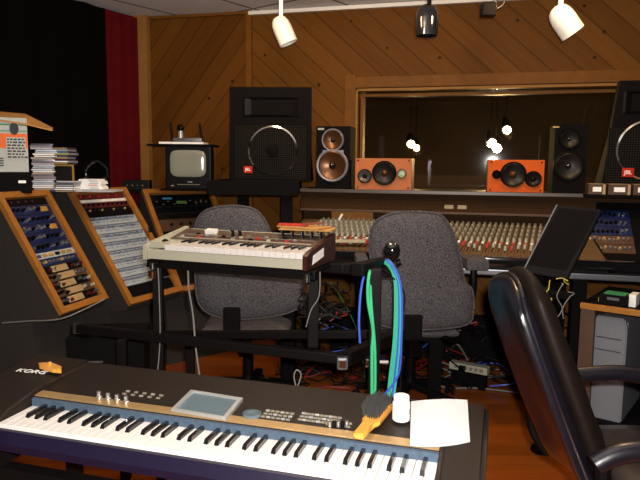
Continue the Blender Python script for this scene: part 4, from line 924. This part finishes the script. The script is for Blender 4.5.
# tv
a = atY(156, 189, 4.15); c_ = atY(210.5, 146, 4.15); ztv = 1.181
tvx = (atY(166, 170, 4.15).x + c_.x)/2; tvw = c_.x-atY(166, 170, 4.15).x; tvh = c_.z-ztv
t = thing('television', 'small old television with a grey tube screen below the router', 'television', (tvx, 4.15, ztv), .0)
b = B(); b.box((0, .02, tvh/2), (tvw, .04, tvh), bev=.006)
b.poly([(-tvw/2, 0), (tvw/2, 0), (tvw/2, tvh), (-tvw/2, tvh)], .04, .1, 'y')
V = [[b.bm.verts.new((x*k_[0]+k_[3], k_[1], z0)) for x, z0 in ((-tvw/2, 0), (tvw/2, 0), (tvw/2, tvh*k_[2]), (-tvw/2, tvh*k_[2]))] for k_ in ((1, .1, 1, 0), (.8, .30, .9, -.0))]
for i in range(4): b.bm.faces.new((V[0][i], V[0][(i+1) % 4], V[1][(i+1) % 4], V[1][i]))
b.bm.faces.new(V[0]); b.bm.faces.new(V[1][::-1]); b.build('cabinet', 'black', t)
s0 = onp(170, 177, WM[t.name], -.0); s1 = onp(206, 150, WM[t.name], 0)
ol = []
for i in range(32):
    an = 2*PI*i/32; cx_, cz_ = math.cos(an), math.sin(an); k_ = (abs(cx_)**5+abs(cz_)**5)**(-1/5)
    ol.append(((s0.x+s1.x)/2+(s1.x-s0.x)/2*cx_*k_, (s0.z+s1.z)/2+(s1.z-s0.z)/2*cz_*k_))
b = cushion(ol, .03, Matrix.Translation((0, .003, 0)), pw=3); b.build('picture_tube', 'tube', t, True)
b = B(); b.box((0, -.002, .03), (tvw*.5, .004, .004)); b.build('button_row', 'greyk', t)
b = B(); b.box((-tvw*.36, -.003, .022), (.018, .005, .005)); b.build('power_light', 'cream', t)
b = B(); b.box((0.01, -.002, .047), (.03, .004, .005)); b.build('maker_plate', 'silver', t)
# support under tv
b = B(); b.box((tvx-.0, 4.33, ztv-.005), (.38, .38, .008)); single(b, 'shelf_board', 'blackm', 'black board under the small television, resting on the far rack', 'shelf')
ztop = ztv+tvh
b = B(); b.box((tvx-.05, 4.26, ztop+.005), (tvw+.14, .26, .010)); single(b, 'board', 'blackm', 'thin black board lying on top of the television', 'board')
b = B(); b.box((tvx-.045, 4.24, ztop+.018), (tvw*1.0, .18, .014), bev=.003); single(b, 'magazine', 'paper', 'white magazine under the router on top of the television', 'magazine')
t = thing('router', 'silver network router with two black antennas on top of the television', 'router', (tvx-.01, 4.23, ztop+.026))
b = B(); b.box((0, 0, .014), (.19, .12, .026), bev=.006); b.build('body', 'alu', t, True)
for x, l in ((-.115, -.02), (.085, -.03)): b = B(); b.cyl((x, .03, .01), (x+l*.6, .03, .13), .008, .006); b.build('antenna', 'black', t, True)
b = B(); b.cyl((-.055, 0, .026), (-.055, 0, .075), .02, .017); b.m(1); b.sph((-.055, 0, .095), .024, (1, .8, 1)); b.build('webcam', ['silver', 'black'], t, True)
# little black device between the racks
a = atY(136, 183, 4.35)
t = thing('small_amplifier', 'low black box with tiny lights between the red curtain and television', 'device', (a.x, 4.35, 1.16), .1)
b = B(); b.box((0, .06, .035), (.18, .12, .07), bev=.004); b.build('case', 'black', t)
for i in range(4): b = B(); b.box((-.06+.035*i, -.0015, .035), (.008, .003, .006)); b.build('indicator', 'amber' if i % 2 else 'alu', t)
b = B(); b.box((a.x-.01, 4.42, 1.15), (.22, .18, .018)); b.box((a.x-.09, 4.47, .57), (.03, .05, 1.14)); single(b, 'small_stand', 'blackm', 'thin black stand under the low black box', 'stand')
# carton
def LW(px, py, Y): return atY(px, py, Y)
Yc = 3.25
a = LW(29, 172, Yc); c_ = LW(2, 118, Yc)
t = thing('carton_box', 'white and orange carton with an open tan flap, at the far left', 'box', (a.x-.14*math.cos(.46), Yc-.14*math.sin(.46), a.z), .46)
ch = c_.z-a.z
b = B(); b.box((0, .10, ch/2), (.28, .2, ch)); b.build('carton_body', 'carton', t)
b = B(); b.box((0, -.001, ch*.32+.07), (.278, .003, .075)); b.m(1); b.box((0, -.001, ch-.035), (.279, .003, .006)); b.box((0, -.001, ch*.32+.12), (.279, .003, .004)); b.m(2); b.box((.085, -.003, ch*.44), (.09, .004, .11)); b.m(3)
for r in range(7):
    x = .045
    while x < .125:
        w_ = random.uniform(.008, .02); b.box((x+w_/2, -.0055, ch*.44+.045-.015*r), (w_, .002, .008)); x += w_+.005
for r in range(4): b.box((.0, -.003, ch*.12+.012*r), (.05, .002, .006))
b.m(3); b.lathe([(.021, 0), (.021, .002)], Matrix.Translation((.08, -.003, ch*.80)) @ FRONT @ Matrix.Diagonal((1, 1.5, 1, 1)), 20); b.build('printing', ['orange', 'green', 'carton', 'ink'], t)
fl = [LW(2, 116, Yc), LW(30, 126, Yc-.0), LW(54, 129, Yc+.06), LW(54, 127, Yc+.12), LW(30, 119, Yc+.2), LW(12, 116, Yc+.2)]
b = B(); P_ = [(-.13, -.01, ch-.002), (.14, -.01, ch-.035), (.26, .03, ch-.06), (.27, .10, ch-.045), (.14, .2, ch+.03), (-.13, .2, ch+.045)]
V = [b.bm.verts.new(p) for p in P_]+[b.bm.verts.new((p[0], p[1], p[2]+.006)) for p in P_]; b.bm.faces.new((V[0], V[1], V[4], V[5])); b.bm.faces.new((V[1], V[2], V[3], V[4])); b.bm.faces.new((V[6], V[7], V[10], V[11])); b.bm.faces.new((V[7], V[8], V[9], V[10]))
for i in range(6): j = (i+1) % 6; b.bm.faces.new((V[i], V[j], V[6+j], V[6+i]))
b.build('flap', 'card', t)
t = thing('black_recorder', 'black device with a small white label under the white and orange carton', 'device', (a.x-.13*math.cos(.46), Yc-.02-.13*math.sin(.46), zs), .46)
hR = a.z-zs
b = B(); b.box((0, .12, hR/2-.001), (.30, .24, hR-.004), bev=.004); b.build('case', 'blackm', t)
b = B(); q = onp(22, 178, WM[t.name], 0); b.box((q.x, -.002, hR*.55), (.035, .004, .014)); b.build('white_label', 'paper', t)
# disc cases: two piles
Yd = 3.5
def discs(px, py, n, Y, rz, grp, side, jit=.006, mfun=None, zb_=None, w=.142, dp=.125):
    base = LW(px, py, Y); z = zb_ if zb_ else zs+.0005
    proto = None
    for i in range(n):
        pos = ('lowest case of the %s' if i == 0 else 'topmost case of the %s' if i == n-1 else ordn(i+1)+' case from the bottom of the %s') % side
        t = thing('disc_case', 'jewel case, '+pos, 'disc case', (base.x+random.uniform(-jit, jit)+(0 if i < n*.72 else (.012 if i < n*.88 else -.006)), Y+random.uniform(-jit, jit), z+.0105*i), rz+random.uniform(-.03, .03), grp)
        b = B(); b.box((0, dp/2, .005), (w, dp, .0096), bev=.0008); b.build('case_shell', 'case' if i % 3 else 'casedark', t)
        b = B(); b.box((0.0, -.0008, .005), (w*.94, .0016, .0055)); b.box((w/2+.0003, dp/2, .005), (.0012, dp*.9, .0055)); b.build('spine_label', ['paper', 'casedark', 'alu', 'paper', 'maroon', 'patch', 'tan', 'print'][(i*5+n) % 8], t)
    return z+.0105*n
ORD = ['', '', 'second', 'third', 'fourth', 'fifth', 'sixth', 'seventh', 'eighth', 'ninth', 'tenth', 'eleventh', 'twelfth', 'thirteenth', 'fourteenth', 'fifteenth', 'sixteenth', 'seventeenth', 'eighteenth', 'nineteenth', 'twentieth', 'twenty-first', 'twenty-second', 'twenty-third', 'twenty-fourth', 'twenty-fifth', 'twenty-sixth']
def ordn(i): return ORD[i]
zt1 = discs(44, 190, 25, 3.42, .35, 'disc cases in the tall left pile', 'tall left pile', w=.11, dp=.105)
zt2 = discs(65, 190, 6, 3.40, 0, 'disc cases in the low clear pile', 'low clear pile in front', w=.10, dp=.1)
# dark framed case standing behind
a = LW(62, 187, 3.53)
t = thing('picture_frame', 'dark picture in a thin gold frame leaning behind the low clear pile', 'picture', (a.x, 3.55, zs), 0)
b = B(); b.box((0, 0, .075), (.125, .01, .15)); b.build('frame', 'amber', t); b = B(); b.box((0, -.006, .075), (.11, .003, .132)); b.build('picture', 'cone', t)
# more discs on top of the frame pile
for i in range(9):
    t = thing('disc_case', 'jewel case, %s of the short stack resting above the gold-framed picture' % ('lowest' if i == 0 else 'topmost' if i == 8 else ordn(i+1)+' from the bottom'), 'disc case', (a.x-.015+random.uniform(-.008, .008)+(.008 if i > 4 else 0), 3.49+.0, zs+.151+.0105*i), random.uniform(-.06, .06), 'disc cases above the gold-framed picture')
    b = B(); b.box((0, .06, .005), (.142, .12, .0096), bev=.0008); b.build('case_shell', 'case' if i % 2 else 'casedark', t); b = B(); b.box((0, -.0008, .005), (.13, .0016, .006)); b.build('spine_label', ['amber', 'paper', 'maroon', 'tan', 'alu', 'caby', 'lcdb', 'patch', 'amber'][i], t)
# booklets
a = LW(90, 187, 3.5)
for i in range(6):
    b = B(); b.box((0, .05, .0048), (.135-.004*i, .1, .0092), bev=.001); b.m(1); b.box((.02, -.0006, .0048), (.05, .0016, .004))
    b.bm.transform(frame((a.x+random.uniform(-.006, .006), 3.5, zs+.0125+.0096*i), random.uniform(-.05, .05)))
    single(b, 'booklet', ['paper', 'orange' if i == 2 else 'print'], 'white booklet, %s of the pile right of the jewel cases' % ('lowest' if i == 0 else 'topmost' if i == 5 else ordn(i+1)+' from the bottom'), 'booklet', group='white booklets right of the jewel cases')
a = LW(78, 190, 3.42); b = B(); b.box((0, .06, .005), (.27, .17, .010), bev=.001); b.bm.transform(frame((a.x+.055, 3.46, zs+.0012))); single(b, 'magazine', 'print', 'thin grey magazine lying under the white booklets', 'magazine')
# headphones silhouette behind
a = LW(94, 175, 3.62)
t = thing('headphones', 'dark headphones standing behind the white booklets', 'headphones', (a.x, 3.66, zs))
b = B(); b.tube([(-.055, 0, .06), (-.06, 0, .12), (0, 0, .17), (.06, 0, .12), (.055, 0, .06)], .008, 8); b.build('headband', 'blackgloss', t, True)
for x in (-.055, .055): b = B(); b.cyl((x-.014, 0, .045), (x+.014, 0, .045), .04, seg=20); b.build('ear_cup', 'blackgloss', t, True)
#==FLOOR ITEMS==
a = atz(449, 364, .12); c_ = atz(487, 371, .12)
a = atY(449, 365, 3.75); c_ = atY(487, 372, 3.62)
t = thing('power_strip', 'long white power strip lying among cables under the console', 'power strip', (a.x, a.y, 0), math.atan2(c_.y-a.y, c_.x-a.x)); Lp = (c_-a).length
hz_ = max(a.z, .03)
b = B(); b.box((Lp/2, .03, hz_), (Lp, .06, .045), bev=.005); b.build('housing', 'cream', t)
for i in range(6):
    b = B(); b.box((.045+i*(Lp-.05)/6, -.001, hz_), (.02, .003, .02)); b.build('socket', 'greyk' if i != 1 else 'black', t)
b = B(); b.box((.09, -.018, hz_), (.035, .035, .03), bev=.004); b.build('plug', 'black', t)
b = B(); b.box((Lp/2, .03, (hz_-.0225)/2), (Lp*.9, .05, hz_-.0225)); b.build('base_block', 'blackm', t)
cable([Vector((a.x, a.y, hz_)), Vector((a.x-.06, a.y-.02, hz_+.02)), Vector((a.x-.11, a.y-.04, hz_-.03)), Vector((a.x-.05, a.y-.08, .01)), Vector((a.x+.2, a.y-.1, .008)), Vector((a.x+.6, a.y-.25, .008))], .005, 'cabw', 'white cord curving from the left end of the power strip')
bt = B(); rnd = random.Random(3)
for i in range(120):
    x0 = rnd.uniform(-.3, 1.5); y0 = rnd.uniform(3.55, 3.95); z0 = rnd.uniform(.02, .5) if rnd.random() < .75 else .03
    pts = []; p = Vector((x0, y0, z0))
    for k in range(6):
        pts.append(p.copy()); p += Vector((rnd.uniform(-.12, .18), rnd.uniform(-.05, .05), rnd.uniform(-.10, .06))); p.z = max(.012, p.z); p.y = min(4.0, max(3.82 if .6 < p.x < 1.15 and p.z < .32 else 3.5, p.y))
    bt.m(rnd.choice([0]*11+[1, 1, 2, 3, 0, 0, 4])); bt.tube(pts, rnd.uniform(.003, .006), 5, 3)
o = single(bt, 'cable_tangle', ['cabk', 'cabr', 'cabw', 'cabb', 'consoled'], 'dense tangle of mostly black cables under the mixing console', 'cables', smooth=True); o['kind'] = 'stuff'
bt = B()
for i in range(40):
    x0 = rnd.uniform(-.08, .06); pts = []; p = Vector((x0, rnd.uniform(2.75, 2.95), rnd.uniform(.62, .80)))
    for k in range(5):
        pts.append(p.copy()); p += Vector((rnd.uniform(-.05, .07), rnd.uniform(-.04, .04), rnd.uniform(-.05, .03))); p.z = max(.66, p.z); p.y = min(2.93, max(2.76, p.y)); p.x = max(-.10, min(.14, p.x))
    bt.m(rnd.choice([0]*14+[1, 2])); bt.tube(pts, rnd.uniform(.003, .006), 5, 3)
o = single(bt, 'cable_tangle', ['cabk', 'cabr', 'cabw'], 'loose dark cables lying over the lower rail of the tiered stand', 'cables', smooth=True); o['kind'] = 'stuff'
# dark unit under the console left: small black boxes on lower left
a = atz(60, 370, .0)
t = thing('floor_amplifier', 'black box with chrome trim on the floor below the left racks', 'device', (-.98, 2.78, 0), .15)
b = B(); b.box((0, .12, .28), (.34, .24, .56), bev=.006); b.build('case', 'blackm', t)
for i in range(4): b = B(); b.box((-.06+.01*i, -.002, .44-.03*i), (.09, .004, .008)); b.build('vent_slot', 'alu', t)
#==LIGHTS==
def area(name, loc, tgt, size, en, col):
    l = bpy.data.lights.new(name, 'AREA'); l.energy = en; l.size = size; l.color = col; l.shape = 'DISK'
    o = bpy.data.objects.new(name, l); C.objects.link(o); o.location = loc
    o.rotation_euler = (Vector(tgt)-Vector(loc)).to_track_quat('-Z', 'Y').to_euler(); return o
fl = bpy.data.lights.new('camera_flash', 'SPOT'); fl.energy = 230; fl.color = (1, .96, .92); fl.shadow_soft_size = .02; fl.spot_size = math.radians(125); fl.spot_blend = .35
fo = bpy.data.objects.new('camera_flash', fl); C.objects.link(fo); fo.location = EYE+Rt*.04+Up*.06; fo.rotation_euler = Fw.to_track_quat('-Z', 'Y').to_euler()
area('warm_room_fill', (1.2, 2.9, 2.42), (.9, 3.4, 0), .25, 9, (1, .6, .28))  # unseen fills added for the room's warm ambient light, no lamp fixtures
area('warm_room_fill.001', (-.3, 3.2, 2.42), (-.3, 4.4, .8), .25, 7, (1, .6, .28))
pl = bpy.data.lights.new('ceiling_fill_light', 'POINT'); pl.energy = 23; pl.color = (1, .82, .62); pl.shadow_soft_size = .12  # added fill to brighten the ceiling, no pendant hangs here
po = bpy.data.objects.new('ceiling_fill_light', pl); C.objects.link(po); po.location = (-.1, 2.5, 2.28)
w = bpy.data.worlds.new('world'); bpy.context.scene.world = w; w.use_nodes = True
w.node_tree.nodes['Background'].inputs[0].default_value = (.9, .6, .4, 1); w.node_tree.nodes['Background'].inputs[1].default_value = .05
vs = bpy.context.scene.view_settings; vs.view_transform = 'Standard'; vs.look = 'None'; vs.exposure = 0.33; vs.gamma = 1
